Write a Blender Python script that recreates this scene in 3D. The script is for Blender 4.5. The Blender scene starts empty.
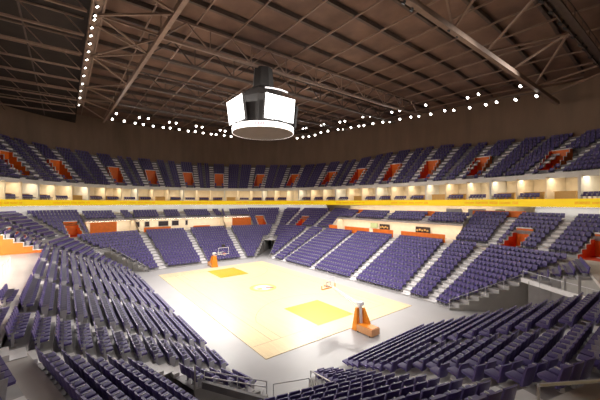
import bpy, bmesh, math, random
from mathutils import Vector, Matrix
random.seed(7)
S = bpy.context.scene
KC, KS = 3500, 9000
COL = S.collection
PI = math.pi
CAM = (36.1, -21.494, 11.715); YAW = .658; PITCH = .008; FPX = 303.56

# ------------------------------------------------------------------ materials
def mat(name, c, rough=.6, var=.12, scale=6.0, metal=0.0, spec=.5, emit=None, es=0.0, bump=0.0, stretch=None):
    m = bpy.data.materials.new(name); m.use_nodes = True
    nt = m.node_tree; b = nt.nodes['Principled BSDF']
    tc = nt.nodes.new('ShaderNodeTexCoord')
    no = nt.nodes.new('ShaderNodeTexNoise'); no.inputs['Scale'].default_value = scale; no.inputs['Detail'].default_value = 4
    if stretch:
        mp = nt.nodes.new('ShaderNodeMapping'); mp.inputs['Scale'].default_value = stretch
        nt.links.new(tc.outputs['Object'], mp.inputs[0]); nt.links.new(mp.outputs[0], no.inputs['Vector'])
    else:
        nt.links.new(tc.outputs['Object'], no.inputs['Vector'])
    rp = nt.nodes.new('ShaderNodeValToRGB')
    lo = [max(0, x * (1 - var)) for x in c]; hi = [min(1, x * (1 + var)) for x in c]
    rp.color_ramp.elements[0].position = .3; rp.color_ramp.elements[0].color = (*lo, 1)
    rp.color_ramp.elements[1].position = .7; rp.color_ramp.elements[1].color = (*hi, 1)
    nt.links.new(no.outputs['Fac'], rp.inputs[0]); nt.links.new(rp.outputs[0], b.inputs['Base Color'])
    b.inputs['Roughness'].default_value = rough; b.inputs['Metallic'].default_value = metal
    b.inputs['Specular IOR Level'].default_value = spec
    if bump:
        bp = nt.nodes.new('ShaderNodeBump'); bp.inputs['Strength'].default_value = bump
        nt.links.new(no.outputs['Fac'], bp.inputs['Height']); nt.links.new(bp.outputs[0], b.inputs['Normal'])
    if emit:
        b.inputs['Emission Color'].default_value = (*emit, 1); b.inputs['Emission Strength'].default_value = es
    return m

M = {}
M['purple'] = mat('purple_seat_plastic', (.105, .076, .265), .42, .1, 3, spec=.5)
M['cushion'] = mat('purple_seat_fabric', (.092, .066, .24), .55, .12, 25, bump=.1)
M['seatgrey'] = mat('grey_seat_metal', (.42, .42, .46), .4, .08, 10)
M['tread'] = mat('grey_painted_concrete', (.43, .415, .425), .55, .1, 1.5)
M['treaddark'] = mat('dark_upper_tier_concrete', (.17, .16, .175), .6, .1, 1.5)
M['step'] = mat('pale_aisle_concrete', (.84, .82, .84), .6, .06, 2)
M['floor'] = mat('arena_floor_concrete', (.46, .45, .465), .35, .05, .35)
M['walk'] = mat('lounge_floor', (.62, .58, .56), .5, .06, .6)
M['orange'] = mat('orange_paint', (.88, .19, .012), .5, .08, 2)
M['red'] = mat('red_and_shaded_orange_paint', (.74, .06, .012), .5, .1, 2)
M['cream'] = mat('cream_wall', (.86, .76, .60), .7, .05, 1.5)
M['white'] = mat('white_fascia', (.78, .78, .76), .6, .04, .8)
M['brown'] = mat('brown_acoustic_wall', (.25, .175, .125), .9, .12, .5, stretch=(1, 1, .2))
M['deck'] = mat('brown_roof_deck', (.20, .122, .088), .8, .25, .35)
M['deckshade'] = mat('shaded_roof_deck', (.035, .026, .022), .9, .2, .5)
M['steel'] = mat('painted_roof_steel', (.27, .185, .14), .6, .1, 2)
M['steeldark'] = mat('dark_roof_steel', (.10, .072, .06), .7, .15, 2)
M['black'] = mat('black_housing', (.015, .014, .015), .6, .2, 8)
M['scoredark'] = mat('scoreboard_housing', (.02, .016, .015), .6, .15, 2)
M['scoregrey'] = mat('scoreboard_underside', (.13, .11, .097), .7, .1, 1)
M['screen'] = mat('lit_screen', (.9, .9, .9), .4, .02, 1, emit=(1, 1, 1), es=3.0)
M['ringled'] = mat('lit_ring_display', (.9, .85, .85), .4, .02, 1, emit=(1, .93, .92), es=1.1)
M['redmark'] = mat('red_display_mark', (.5, .1, .12), .5, .05, 5, emit=(.55, .16, .2), es=.6)
M['greymark'] = mat('pale_display_mark', (.6, .65, .62), .5, .05, 5, emit=(.74, .80, .78), es=.9)
M['yellow'] = mat('yellow_led_board', (.75, .5, .01), .5, .12, .25, emit=(.93, .60, .004), es=.62)
M['yellowdark'] = mat('amber_led_mark', (.6, .38, .01), .5, .3, 4, emit=(.86, .50, .004), es=.52)
M['lamp'] = mat('lit_lamp_lens', (1, .95, .9), .3, .01, 1, emit=(1, .95, .88), es=16)
M['strip'] = mat('warm_light_strip', (1, .9, .7), .3, .01, 1, emit=(1, .84, .60), es=14)
M['wash'] = mat('added_wash_strip', (1, .97, .95), .3, .01, 1, emit=(1, .96, .93), es=5.5)
M['floorstrip'] = mat('added_lounge_strip', (1, .95, .88), .3, .01, 1, emit=(1, .90, .78), es=60)
M['loungestrip'] = mat('lounge_light_strip', (1, .9, .75), .3, .01, 1, emit=(1, .86, .66), es=13)
M['tan'] = mat('tan_wood_counter', (.62, .38, .12), .5, .12, 4, stretch=(1, 6, 6))
M['dark'] = mat('dark_glass_screen', (.035, .03, .035), .15, .1, 3)
M['greypanel'] = mat('grey_panel', (.36, .36, .38), .5, .08, 3)
M['green'] = mat('pale_green_panel', (.45, .55, .30), .5, .1, 3)
M['rail'] = mat('pale_steel_rail', (.68, .67, .72), .35, .05, 8, metal=.3)
M['tunnel'] = mat('tunnel_wall_concrete', (.40, .385, .37), .7, .08, .7)
M['tunnelshade'] = mat('shaded_tunnel_end', (.03, .032, .03), .8, .1, 2)
M['paint'] = mat('gold_court_paint', (.82, .39, .002), .35, .05, 2)
M['line'] = mat('brown_court_line', (.42, .27, .17), .4, .05, 3)
M['logowhite'] = mat('white_court_paint', (.93, .90, .85), .4, .03, 3)
M['logobrown'] = mat('plum_court_paint', (.30, .12, .12), .4, .05, 3)
M['logogold'] = mat('yellow_court_paint', (.88, .66, .16), .4, .05, 3)
M['pad'] = mat('orange_vinyl_pad', (.85, .28, .015), .4, .06, 3)
M['padtan'] = mat('pale_orange_pad', (.72, .36, .16), .45, .08, 3)
M['hoopwhite'] = mat('white_hoop_steel', (.8, .8, .82), .35, .04, 5)
M['rim'] = mat('orange_rim_steel', (.80, .22, .03), .4, .05, 5)
M['net'] = mat('white_net_cord', (.85, .85, .85), .8, .05, 20)
M['purplepaint'] = mat('purple_backboard_paint', (.22, .12, .34), .5, .1, 3)
def wood():
    m = mat('maple_court_wood', (.80, .64, .40), .32, .05, .5)
    nt = m.node_tree; b = nt.nodes['Principled BSDF']; tc = nt.nodes['Texture Coordinate']
    br = nt.nodes.new('ShaderNodeTexBrick'); br.inputs['Scale'].default_value = 1.0
    br.inputs['Brick Width'].default_value = 2.4; br.inputs['Row Height'].default_value = .12; br.inputs['Mortar Size'].default_value = .002
    br.inputs['Color1'].default_value = (.83, .665, .41, 1); br.inputs['Color2'].default_value = (.77, .60, .365, 1); br.inputs['Mortar'].default_value = (.6, .46, .28, 1)
    nt.links.new(tc.outputs['Object'], br.inputs['Vector']); nt.links.new(br.outputs['Color'], b.inputs['Base Color'])
    return m
M['wood'] = wood()
def glass():
    m = bpy.data.materials.new('clear_backboard_glass'); m.use_nodes = True
    b = m.node_tree.nodes['Principled BSDF']; b.inputs['Base Color'].default_value = (.95, .98, 1, 1)
    b.inputs['Roughness'].default_value = .02; b.inputs['Transmission Weight'].default_value = 1; b.inputs['IOR'].default_value = 1.05
    return m
M['glass'] = glass()

# ------------------------------------------------------------------ mesh helpers
class MB:
    def __init__(s): s.v = []; s.f = []; s.mi = []
    def quad(s, a, b, c, d, mi=0):
        n = len(s.v); s.v += [tuple(a), tuple(b), tuple(c), tuple(d)]; s.f.append((n, n+1, n+2, n+3)); s.mi.append(mi)
    def poly(s, pts, mi=0):
        n = len(s.v); s.v += [tuple(p) for p in pts]; s.f.append(tuple(range(n, n+len(pts)))); s.mi.append(mi)
    def hexa(s, p, mi=0, skip=()):     # p: 4 bottom then 4 top
        n = len(s.v); s.v += [tuple(q) for q in p]
        for k, f in enumerate(((3, 2, 1, 0), (4, 5, 6, 7), (0, 1, 5, 4), (1, 2, 6, 5), (2, 3, 7, 6), (3, 0, 4, 7))):
            if k in skip: continue
            s.f.append(tuple(n+i for i in f)); s.mi.append(mi)
    def box(s, c, h, R=None, mi=0, skip=()):
        p = []
        for z in (-1, 1):
            for x, y in ((-1, -1), (1, -1), (1, 1), (-1, 1)):
                v = Vector((x*h[0], y*h[1], z*h[2]))
                if R: v = R @ v
                p.append((c[0]+v[0], c[1]+v[1], c[2]+v[2]))
        s.hexa(p, mi, skip)
    def bar(s, a, b, w, h=None, mi=0):       # rectangular bar a->b
        a = Vector(a); b = Vector(b); h = h or w; d = b-a; L = d.length
        if L < 1e-6: return
        d /= L; up = Vector((0, 0, 1))
        if abs(d.z) > .98: up = Vector((1, 0, 0))
        x = d.cross(up).normalized(); y = x.cross(d)
        o = [x*(-w/2)+y*(-h/2), x*(w/2)+y*(-h/2), x*(w/2)+y*(h/2), x*(-w/2)+y*(h/2)]
        s.hexa([a+q for q in o]+[b+q for q in o], mi)
    def tube(s, pts, r, n=8, mi=0, closed=False):
        pts = [Vector(p) for p in pts]; rings = []
        m = len(pts)
        for i, p in enumerate(pts):
            if closed: d = pts[(i+1) % m]-pts[i-1]
            else: d = pts[min(i+1, m-1)]-pts[max(i-1, 0)]
            d.normalize(); up = Vector((0, 0, 1)) if abs(d.z) < .95 else Vector((1, 0, 0))
            x = d.cross(up).normalized(); y = x.cross(d)
            k = len(s.v); s.v += [tuple(p+x*(r*math.cos(2*PI*j/n))+y*(r*math.sin(2*PI*j/n))) for j in range(n)]
            rings.append(k)
        for i in range(m if closed else m-1):
            a, b = rings[i], rings[(i+1) % m]
            for j in range(n):
                s.f.append((a+j, a+(j+1) % n, b+(j+1) % n, b+j)); s.mi.append(mi)
        if not closed:
            s.f.append(tuple(rings[0]+j for j in range(n))[::-1]); s.mi.append(mi)
            s.f.append(tuple(rings[-1]+j for j in range(n))); s.mi.append(mi)
    def lathe(s, prof, n=32, c=(0, 0, 0), mi=0):
        k = len(s.v)
        for r, z in prof: s.v += [(c[0]+r*math.cos(2*PI*j/n), c[1]+r*math.sin(2*PI*j/n), c[2]+z) for j in range(n)]
        for i in range(len(prof)-1):
            for j in range(n):
                s.f.append((k+i*n+j, k+i*n+(j+1) % n, k+(i+1)*n+(j+1) % n, k+(i+1)*n+j)); s.mi.append(mi)
    def mesh(s, name, mats, smooth=False):
        me = bpy.data.meshes.new(name); me.from_pydata(s.v, [], s.f)
        for m in (mats if isinstance(mats, (list, tuple)) else [mats]): me.materials.append(M[m])
        me.polygons.foreach_set('material_index', s.mi)
        if smooth: me.polygons.foreach_set('use_smooth', [True]*len(s.f))
        me.update(); return me
    def build(s, name, mats, parent=None, smooth=False, bevel=0):
        o = bpy.data.objects.new(name, s.mesh(name, mats, smooth)); COL.objects.link(o)
        if bevel:
            w = o.modifiers.new('bevel', 'BEVEL'); w.width = bevel; w.segments = 2; w.limit_method = 'ANGLE'
        if parent: o.parent = parent
        return o
def tag(o, label=None, cat=None, group=None, kind=None):
    if label: o['label'] = label
    if cat: o['category'] = cat
    if group: o['group'] = group
    if kind: o['kind'] = kind
    return o
def empty(name, loc, rz=0):
    o = bpy.data.objects.new(name, None); COL.objects.link(o); o.location = loc; o.rotation_euler = (0, 0, rz); o.empty_display_size = .2
    return o
def struct(o): o['kind'] = 'structure'; return o
ORD = ['zeroth', 'first', 'second', 'third', 'fourth', 'fifth', 'sixth', 'seventh', 'eighth', 'ninth', 'tenth', 'eleventh', 'twelfth', 'thirteenth', 'fourteenth',
       'fifteenth', 'sixteenth', 'seventeenth', 'eighteenth', 'nineteenth', 'twentieth']
def ordn(i):
    if i <= 20: return ORD[i]
    t, u = divmod(i, 10); tens = {2: 'twenty', 3: 'thirty', 4: 'forty', 5: 'fifty'}[t]
    return (tens+'-'+ORD[u]) if u else tens.replace('ty', 'tieth')
# projection used to choose which seats are modelled singly
FW = Vector((-math.cos(YAW)*math.cos(PITCH), math.sin(YAW)*math.cos(PITCH), math.sin(PITCH)))
RT = FW.cross(Vector((0, 0, 1))).normalized(); UPV = RT.cross(FW)
def project(p):
    d = Vector(p)-Vector(CAM); z = d.dot(FW)
    return 300+FPX*d.dot(RT)/max(z, 1e-3), 200-FPX*d.dot(UPV)/max(z, 1e-3), z

# ------------------------------------------------------------------ plan of the lower bowl (twelve-sided)
EN = ['E', 'NE2', 'NE1', 'N', 'NW1', 'NW2', 'W', 'SW2', 'SW1', 'S', 'SE1', 'SE2']
EV = [(20.8, -7.8), (20.8, 7.8), (19.75, 11.72), (17.2, 12.4), (-17.2, 12.4), (-19.75, 11.72), (-20.8, 7.8), (-20.8, -7.8), (-19.75, -11.72), (-17.2, -12.4), (17.2, -12.4), (19.75, -11.72)]
EV = [Vector(v) for v in EV]; NE = 12
ET = [(EV[(i+1) % NE]-EV[i]).normalized() for i in range(NE)]
ENn = [Vector((t.y, -t.x)) for t in ET]
EMID = [(EV[i]+EV[(i+1) % NE])/2 for i in range(NE)]
def vert(i, d):
    i %= NE; n1, n2 = ENn[i-1], ENn[i]; return EV[i]+(n1+n2)*(d/(1+n1.dot(n2)))
def span(e, d):       # range of s along edge e at setback d
    A, B = vert(e, d), vert(e+1, d); return (A-EMID[e]).dot(ET[e]), (B-EMID[e]).dot(ET[e])
def P(e, s, d, z): q = EMID[e]+ET[e]*s+ENn[e]*d; return (q.x, q.y, z)
PITCHR = .865
NLOW = 13
def zlow(k): return .15+.43*k
ZX = 5.6                                   # cross aisle
D_LOW = NLOW*PITCHR                         # 11.245
D_UP0 = 12.85; UPR = .86; NUP = 8
NLOWE = {'S': 14, 'SE1': 12, 'SE2': 16, 'E': 18}
SLANT = ((20.9, -6.75), (33.0, -12.0))
DUE = {'S': 11.35, 'SE1': 11.4, 'SE2': 11.4}
ZXE = {'SE1': 5.3, 'SE2': 5.3}
def nlow(e): return NLOWE.get(EN[e], NLOW)
def du0(e): return DUE.get(EN[e], D_UP0)
def zx(e): return ZXE.get(EN[e], ZX)
STEEP = ()
def rup(e): return .6 if EN[e] in STEEP else .5
def zup(j, e): return ZX+.3+rup(e)*j
D_TOP = D_UP0+NUP*UPR                       # 19.73
ZTOP = 9.45
AW = .55                                   # aisle half width
# aisles per edge: (s0, slope, dmin)
AIS = {n: [] for n in EN}
AIS['E'] = [(-3.9, 0, 5.0), (4.3, 0, 0)]
AIS['W'] = [(.3, 0, 0)]
AIS['N'] = [(13.4, 0, 0), (4.7, 0, 0), (-4.7, 0, 0), (-13.8, 0, 0)]
AIS['S'] = [(13.2, 0, 0), (4.3, 0, 0), (-4.7, 0, 0), (-13.4, 0, 0)]
UAIS = {n: [] for n in EN}
UAIS['SW1'] = [(-3.4, 0, 0)]; UAIS['NE1'] = [(-3.2, 0, 0)]; UAIS['NW1'] = [(5.6, 0, 0)]; UAIS['E'] = []
UAIS['SE1'] = [(3, 0, 0)]
# upper stairwells: edge, s centre
VOM = [('NW2', -5.7), ('NW1', 2.1), ('SW2', 7.0), ('SW1', .4), ('NE1', .6), ('NE1', -7.9)]
VH = 1.15; VD0, VD1 = D_UP0, D_UP0+4*UPR
DTUN = 6.5; TH = 1.8
TUNC = {'NE2': 1, 'NW1': 1, 'SW2': 1, 'SE1': 1, 'NE1': 0, 'NW2': 0, 'SW1': 0, 'SE2': 0}    # 1: tunnel at the end of the edge, 0: at its start

CUT = {'SE1': [(0, 3.9, (20.6, -11.9), (20.25, -15.6), 1), (3.9, 6.3, (20.25, -15.6), (26.1, -12.1), 1)], 'SE2': [(0, 6.2, (21.2, -9.2), (26.1, -12.1), -1)],
       'NE1': [], 'NE2': [(0, 6.4, (19.75, 40), (25, 40.1), -1), (6.4, 12, (24.9, 16.85), (28.7, 14.5), -1)]}
def cross_s(e, d, p0, p1):       # where the row line of edge e at setback d meets the line p0-p1
    p0 = Vector(p0); v = Vector(p1)-p0; o_ = EMID[e]+ENn[e]*d; t = ET[e]; w_ = p0-o_
    den = t.x*(-v.y)+t.y*v.x
    return (w_.x*(-v.y)+w_.y*v.x)/den
def subtract(iv, a, b):
    out = []
    for x, y in iv:
        if b <= x or a >= y: out.append((x, y)); continue
        if a > x: out.append((x, a))
        if b < y: out.append((b, y))
    return out
def tread_iv(e, d0, d1, upper):
    n = EN[e]; dm = (d0+d1)/2
    a, b = span(e, d0 if False else dm); iv = [(a, b)]
    if not upper:
        if n in CUT:
            for dmin, dmax, p0, p1, side in CUT[n]:
                if dmin <= dm < dmax:
                    c = cross_s(e, dm, p0, p1)-.3*side; iv = subtract(iv, -99, c) if side < 0 else subtract(iv, c, 99)
        elif n in TUNC and dm < DTUN:
            iv = subtract(iv, b-TH, b+1) if TUNC[n] else subtract(iv, a-1, a+TH)
        if n == 'E' and dm < 12: iv = subtract(iv, 4.9, 99)
        if n == 'S' and dm > 13*PITCHR: iv = subtract(iv, -99, 9.5)
    else:
        if n == 'N': iv = subtract(iv, -14, 14)
        if n == 'S': iv = subtract(iv, -13, 99)
        if n == 'W': iv = []
        if n == 'SW2': iv = subtract(iv, -99, 4.9)
        if n == 'NW2': iv = subtract(iv, -3.0, 99)
        for vn, vs in VOM:
            if vn == n and VD0 <= dm <= VD1: iv = subtract(iv, vs-VH, vs+VH)
    return [(x, y) for x, y in iv if y-x > .2]
SEATS = []        # dict: pos, heading(normal), row, idx, section
SECT = {'E': 'near end stand', 'W': 'far end stand', 'N': 'far side stand', 'S': 'left side stand', 'NE2': 'near right corner', 'NE1': 'right corner', 'NW1': 'far right corner', 'NW2': 'far right corner',
        'SW2': 'far left corner', 'SW1': 'far left corner', 'SE1': 'near left corner', 'SE2': 'near corner by the tunnel'}
SW_ = .535
def seat_run(e, x, y, d, z, row, blk, bowl):
    n = int((y-x+.02)/SW_)
    if n < 1: return
    off = ((y-x)-n*SW_)/2
    th = math.atan2(ENn[e].y, ENn[e].x)
    for i in range(n):
        SEATS.append((P(e, x+off+(i+.5)*SW_, d, z), th, (EN[e], row, blk, i+1, n, bowl)))
def aisle_list(e, upper):
    return (UAIS if upper else AIS)[EN[e]]

tiers = {}
def tier(e, upper):
    mb = MB(); rows = (range(NUP) if EN[e] not in ('E', 'SE2') else []) if upper else range(nlow(e))
    for k in rows:
        d0 = (du0(e)+k*UPR) if upper else k*PITCHR
        p = UPR if upper else PITCHR
        d1 = d0+p; z = zup(k, e) if upper else zlow(k); zb = (zup(k-1, e) if k else zx(e)) if upper else (zlow(k-1) if k else 0)
        for x, y in tread_iv(e, d0, d1, upper):
            a0, b0 = span(e, d0); a1, b1 = span(e, d1); am, bm = span(e, (d0+d1)/2)
            fx = lambda s, lo, hi, lom, him: lo if abs(s-lom) < 1e-4 else (hi if abs(s-him) < 1e-4 else s)
            x0, y0 = fx(x, a0, b0, am, bm), fx(y, a0, b0, am, bm); x1, y1 = fx(x, a1, b1, am, bm), fx(y, a1, b1, am, bm)
            mb.quad(P(e, x0, d0, z), P(e, y0, d0, z), P(e, y1, d1, z), P(e, x1, d1, z))
            mb.quad(P(e, x0, d0, zb), P(e, y0, d0, zb), P(e, y0, d0, z), P(e, x0, d0, z))
            base = ZX if upper else 0
            for s0, s1 in ((x0, x1), (y0, y1)):
                mb.quad(P(e, s0, d0, base), P(e, s1, d1, base), P(e, s1, d1, z), P(e, s0, d0, z))
            # seats
            iv = [(x, y)]
            for s_, m_, dmin in aisle_list(e, upper):
                if d0 >= dmin: iv = subtract(iv, s_+m_*d0-AW, s_+m_*d0+AW)
            if not upper and EN[e] in ('E', 'SE2'):
                c = cross_s(e, (d0+d1)/2, *SLANT); iv = subtract(iv, c-.65, c+.65)
            iv2 = []
            for u, v in iv:
                mt = .12 if not upper else AW+.1
                if abs(u-am) < 1e-4: u += mt if EN[e] == 'E' else AW+.1
                if abs(v-bm) < 1e-4: v -= mt if EN[e] == 'SE2' else AW+.1
                if v-u > SW_: iv2.append((u, v))
            for bi, (u, v) in enumerate(iv2): seat_run(e, u, v, d1-.12, z, k, bi, 'upper' if upper else 'lower')
    if not mb.f: return
    o = mb.build('seating_tier', 'tread'); struct(o)
for e in range(NE):
    tier(e, False); tier(e, True)

# top rows above the lounges (three rows) on N, W and the lounge parts beside W
def top_rows(e, x, y, splits):
    mb = MB()
    for k in range(3):
        d0 = 15.6+k*.95; d1 = d0+.95; z = 8.3+.45*k
        mb.quad(P(e, x, d0, z), P(e, y, d0, z), P(e, y, d1, z), P(e, x, d1, z))
        mb.quad(P(e, x, d0, z-.45 if k else 8.0), P(e, y, d0, z-.45 if k else 8.0), P(e, y, d0, z), P(e, x, d0, z))
        iv = [(x+.1, y-.1)]
        for s_ in splits: iv = subtract(iv, s_-AW, s_+AW)
        for bi, (u, v) in enumerate(iv): seat_run(e, u, v, d1-.12, z, k, bi, 'balcony')
    mb.quad(P(e, x, 15.6, 8.0), P(e, y, 15.6, 8.0), P(e, y, 18.5, 8.0), P(e, x, 18.5, 8.0))
    mb.quad(P(e, x, 18.45, 9.2), P(e, y, 18.45, 9.2), P(e, y, D_TOP, ZTOP), P(e, x, D_TOP, ZTOP))
    for s_ in (x, y): mb.poly([P(e, s_, 15.6, 8.0), P(e, s_, 15.6, 8.3), P(e, s_, 16.55, 8.75), P(e, s_, 17.5, 9.2), P(e, s_, D_TOP, 9.45), P(e, s_, D_TOP, 8.0)])
    struct(mb.build('balcony_tier', 'tread'))
    st = MB()
    for s_ in splits:
        for k in range(3):
            st.box(P(e, s_, 15.6+k*.95+.4, 8.3+.45*k+.03), (AW, .5, .04) if abs(ET[e].x) > .5 else (.5, AW, .04))
    if st.f: struct(st.build('aisle_stairs', 'step'))
eN, eW, eS, eE = EN.index('N'), EN.index('W'), EN.index('S'), EN.index('E')
a_, b_ = span(eW, 17); top_rows(eN, -14, 14, [-7.2, 1.0, 9.2])
top_rows(eW, a_, b_, [-7.6, -.4, 4.2])
eSW2, eNW2 = EN.index('SW2'), EN.index('NW2')
top_rows(eSW2, span(eSW2, 17)[0], 4.9, [-1.5]); top_rows(eNW2, -3.0, span(eNW2, 17)[1], [2.6])

# aisle stairs: one object per aisle
def stairs(e, s0, slope, dmin, upper, miter=None):
    mb = MB(); rows = (range(NUP) if EN[e] != 'E' or miter is not None else []) if upper else range(min(nlow(e), nlow(miter-1)) if miter is not None else (13 if EN[e] == 'S' else nlow(e)))
    if miter is not None: e = miter
    for k in rows:
        p = UPR if upper else PITCHR
        d0 = (du0(e)+k*UPR) if upper else k*p
        if d0 < dmin: continue
        z = zup(k, e) if upper else zlow(k); r = rup(e) if upper else .43; zb = z-r
        if miter is not None:
            q = vert(miter, d0+p/2); nn = (ENn[miter-1]+ENn[miter]).normalized(); tt = Vector((-nn.y, nn.x))
            if not upper or k:
                f = q-nn*(p/2)
                mb.box((f.x-nn.x*.16, f.y-nn.y*.16, (zb+z-r/2)/2+.01), (.17, AW, (z-r/2-zb)/2+.01), Matrix.Rotation(math.atan2(nn.y, nn.x), 3, 'Z'))
            mb.box((q.x, q.y, z+.008), (p/2, AW+.04, .01), Matrix.Rotation(math.atan2(nn.y, nn.x), 3, 'Z'))
        else:
            c = P(e, s0+slope*d0, d0+p/2, z+.008); th = math.atan2(ENn[e].y, ENn[e].x); Rm = Matrix.Rotation(th, 3, 'Z')
            mb.box(c, (p/2, AW, .01), Rm)
            if not upper or k:
                c2 = P(e, s0+slope*d0, d0-.16, (zb+z-r/2)/2+.01); mb.box(c2, (.17, AW, (z-r/2-zb)/2+.01), Rm)
    if mb.f: struct(mb.build('aisle_stairs', 'step'))
m2 = MB()
for k in range(16):
    d0 = k*PITCHR; e = eE; c = cross_s(e, d0+PITCHR/2, *SLANT)
    if c < span(e, d0+PITCHR/2)[0]: e = EN.index('SE2'); c = cross_s(e, d0+PITCHR/2, *SLANT)
    Rm = Matrix.Rotation(math.atan2(ENn[e].y, ENn[e].x), 3, 'Z'); z = zlow(k); zb = z-.43
    m2.box(P(e, c, d0+PITCHR/2, z+.008), (PITCHR/2, .55, .01), Rm)
    if k: m2.box(P(e, c+.15, d0-.16, (zb+z-.215)/2+.01), (.17, .55, (z-.215-zb)/2+.01), Rm)
struct(m2.build('aisle_stairs', 'step'))
for e in range(NE):
    for s0, sl, dm in AIS[EN[e]]: stairs(e, s0, sl, dm, False)
    for s0, sl, dm in UAIS[EN[e]]: stairs(e, s0, sl, dm, True)
for i in range(NE):
    a, b = EN[i-1], EN[i]
    tun = (b in ('NE1', 'NW2', 'SW1', 'SE2'))
    if b == 'NE2': pass
    elif b in ('E', 'NE1', 'SE2'): pass
    else: stairs(0, 0, 0, DTUN if tun else 0, False, miter=i)
    if b not in ('W', 'SW2', 'E', 'NE2', 'SE2', 'SE1'): stairs(0, 0, 0, 0, True, miter=i)

# cross aisle, concourse floors
def ringpoly(mb, d0, z0, d1, z1, skip=(), mi=0):
    for e in range(NE):
        if EN[e] in skip: continue
        A, B, C_, D_ = vert(e, d0), vert(e+1, d0), vert(e+1, d1), vert(e, d1)
        mb.quad((A.x, A.y, z0), (B.x, B.y, z0), (C_.x, C_.y, z1), (D_.x, D_.y, z1), mi)
mb = MB(); ringpoly(mb, D_LOW, ZX, D_UP0, ZX, ('E', 'SE1', 'SE2')); ringpoly(mb, D_LOW, zlow(NLOW-1), D_LOW, ZX, ('E', 'SE1', 'SE2'))
d12 = 12*PITCHR; o_ = [n for n in EN if n != 'SE1']; ringpoly(mb, d12, 5.3, 11.4, 5.3, o_); ringpoly(mb, d12, zlow(11), d12, 5.3, o_)
d14 = 16*PITCHR; o_ = [n for n in EN if n != 'SE2']; ringpoly(mb, d14, 6.95, 17, 6.95, o_); ringpoly(mb, d14, zlow(15), d14, 6.95, o_)
struct(mb.build('cross_aisle_floor', 'walk'))
mb = MB()
def rect(mb, e, x, y, d0, d1, z0, z1=None): z1 = z0 if z1 is None else z1; mb.quad(P(e, x, d0, z0), P(e, y, d0, z0), P(e, y, d1, z1), P(e, x, d1, z1))
def wallq(mb, e, x, y, d, z0, z1): mb.quad(P(e, x, d, z0), P(e, y, d, z0), P(e, y, d, z1), P(e, x, d, z1))
for e, x, y, d1 in ((eN, -14, 14, 17.5), (eS, -13, 19, 26), (eW, span(eW, 17)[0], span(eW, 17)[1], 17.5), (eSW2, span(eSW2, 17)[0], 4.9, 17.5), (eNW2, -3.0, span(eNW2, 17)[1], 17.5)):
    rect(mb, e, x, y, D_UP0-.02, d1, ZX)
struct(mb.build('lounge_floor', 'walk'))
# lounge back walls
def lounge(e, x, y, d=17.4, z1=8.0):
    mb = MB(); wallq(mb, e, x, y, d, ZX, z1)
    for s_ in (x, y): mb.quad(P(e, s_, D_UP0, ZX), P(e, s_, d, ZX), P(e, s_, d, z1), P(e, s_, D_UP0+2.7, z1))
    struct(mb.build('wall_lounge', 'cream'))
    ls = MB(); th = math.atan2(ENn[e].y, ENn[e].x)
    ls.quad(P(e, x+.4, d-1.2, z1-.04), P(e, x+.4, d-.9, z1-.04), P(e, y-.4, d-.9, z1-.04), P(e, y-.4, d-1.2, z1-.04))
    return ls.build('light_strip', 'loungestrip')
tag(lounge(eN, -14, 14), 'warm ceiling light strip in the lounge behind the far side seats', 'light')
tag(lounge(eW, *span(eW, 15)), 'warm ceiling light strip in the lounge behind the far basket', 'light')
tag(lounge(eSW2, span(eSW2, 15)[0], 4.9), 'warm ceiling light strip in the corner lounge left of the far end', 'light')
tag(lounge(eNW2, -3.0, span(eNW2, 15)[1]), 'warm ceiling light strip in the corner lounge right of the far end', 'light')
mb = MB(); wallq(mb, eS, -13, 22, 24, ZX, 11)
struct(mb.build('wall_left_lounge', 'cream'))
for d_, w in ((18, 'nearer the seats'), (20.6, 'nearer the wall')):
    ls = MB(); ls.box(P(eS, 1.5, d_, 9.4), (11.5, .3, .03)); tag(ls.build('light_strip', 'floorstrip'), 'added warm strip brightening the open floor behind the left stand, '+w, 'light')  # strips added to lift the brightness of the open floor
mb = MB(); rect(mb, eS, -13, 20, 16.5, 24.2, 9.5); struct(mb.build('ceiling_left_lounge', 'white'))

# orange guard panels
def panel(e, x, y, d, z0, z1, m, label, name='guard_panel', cat='panel', th=.08):
    mb = MB(); t = math.atan2(ENn[e].y, ENn[e].x)
    mb.box(P(e, (x+y)/2, d, (z0+z1)/2), (th/2, (y-x)/2, (z1-z0)/2), Matrix.Rotation(t, 3, 'Z'))
    o = mb.build(name, m, bevel=.015); tag(o, label, cat); return o
dp = D_LOW+.25
for x, y, w in ((-13.2, -5.6, 'right'), (-4.0, .4, 'middle'), (1.3, 7.6, 'left')):
    panel(eN, x, y, dp, ZX, ZX+1.25, 'orange', 'orange guard panel behind the top seat row of the far side, %s one of three' % w)
panel(eN, 9.8, 12.3, dp, ZX, ZX+1.3, 'orange', 'short orange guard panel beside the corner stairs of the far side stand')
panel(eW, 3.6, 8.8, dp, ZX, ZX+1.0, 'orange', 'orange guard panel left of the stairs behind the far basket')
panel(eW, -5.0, -1.2, dp, ZX, ZX+.9, 'orange', 'orange guard panel right of the stairs behind the far basket')
panel(eNW2, -2.8, 1.9, D_UP0+1.2, ZX, 7.9, 'orange', 'tall orange wall panel right of the lounge behind the far basket')
panel(eSW2, .0, 4.6, D_UP0+1.2, ZX, 7.9, 'orange', 'tall orange wall panel left of the far end lounge')
for x, y, w in ((-8.6, -2.2, 'above the middle of the far side lounge'), (7.0, 12.5, 'above the left end of the far side lounge')):
    panel(eN, x, y, 18.6, 9.2, 10.15, 'orange', 'low orange guard panel %s' % w)
panel(eN, -21, -13.6, 19.95, ZTOP, ZTOP+.95, 'orange', 'orange guard panel above the stepped seats left of the right stairwell')
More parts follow.
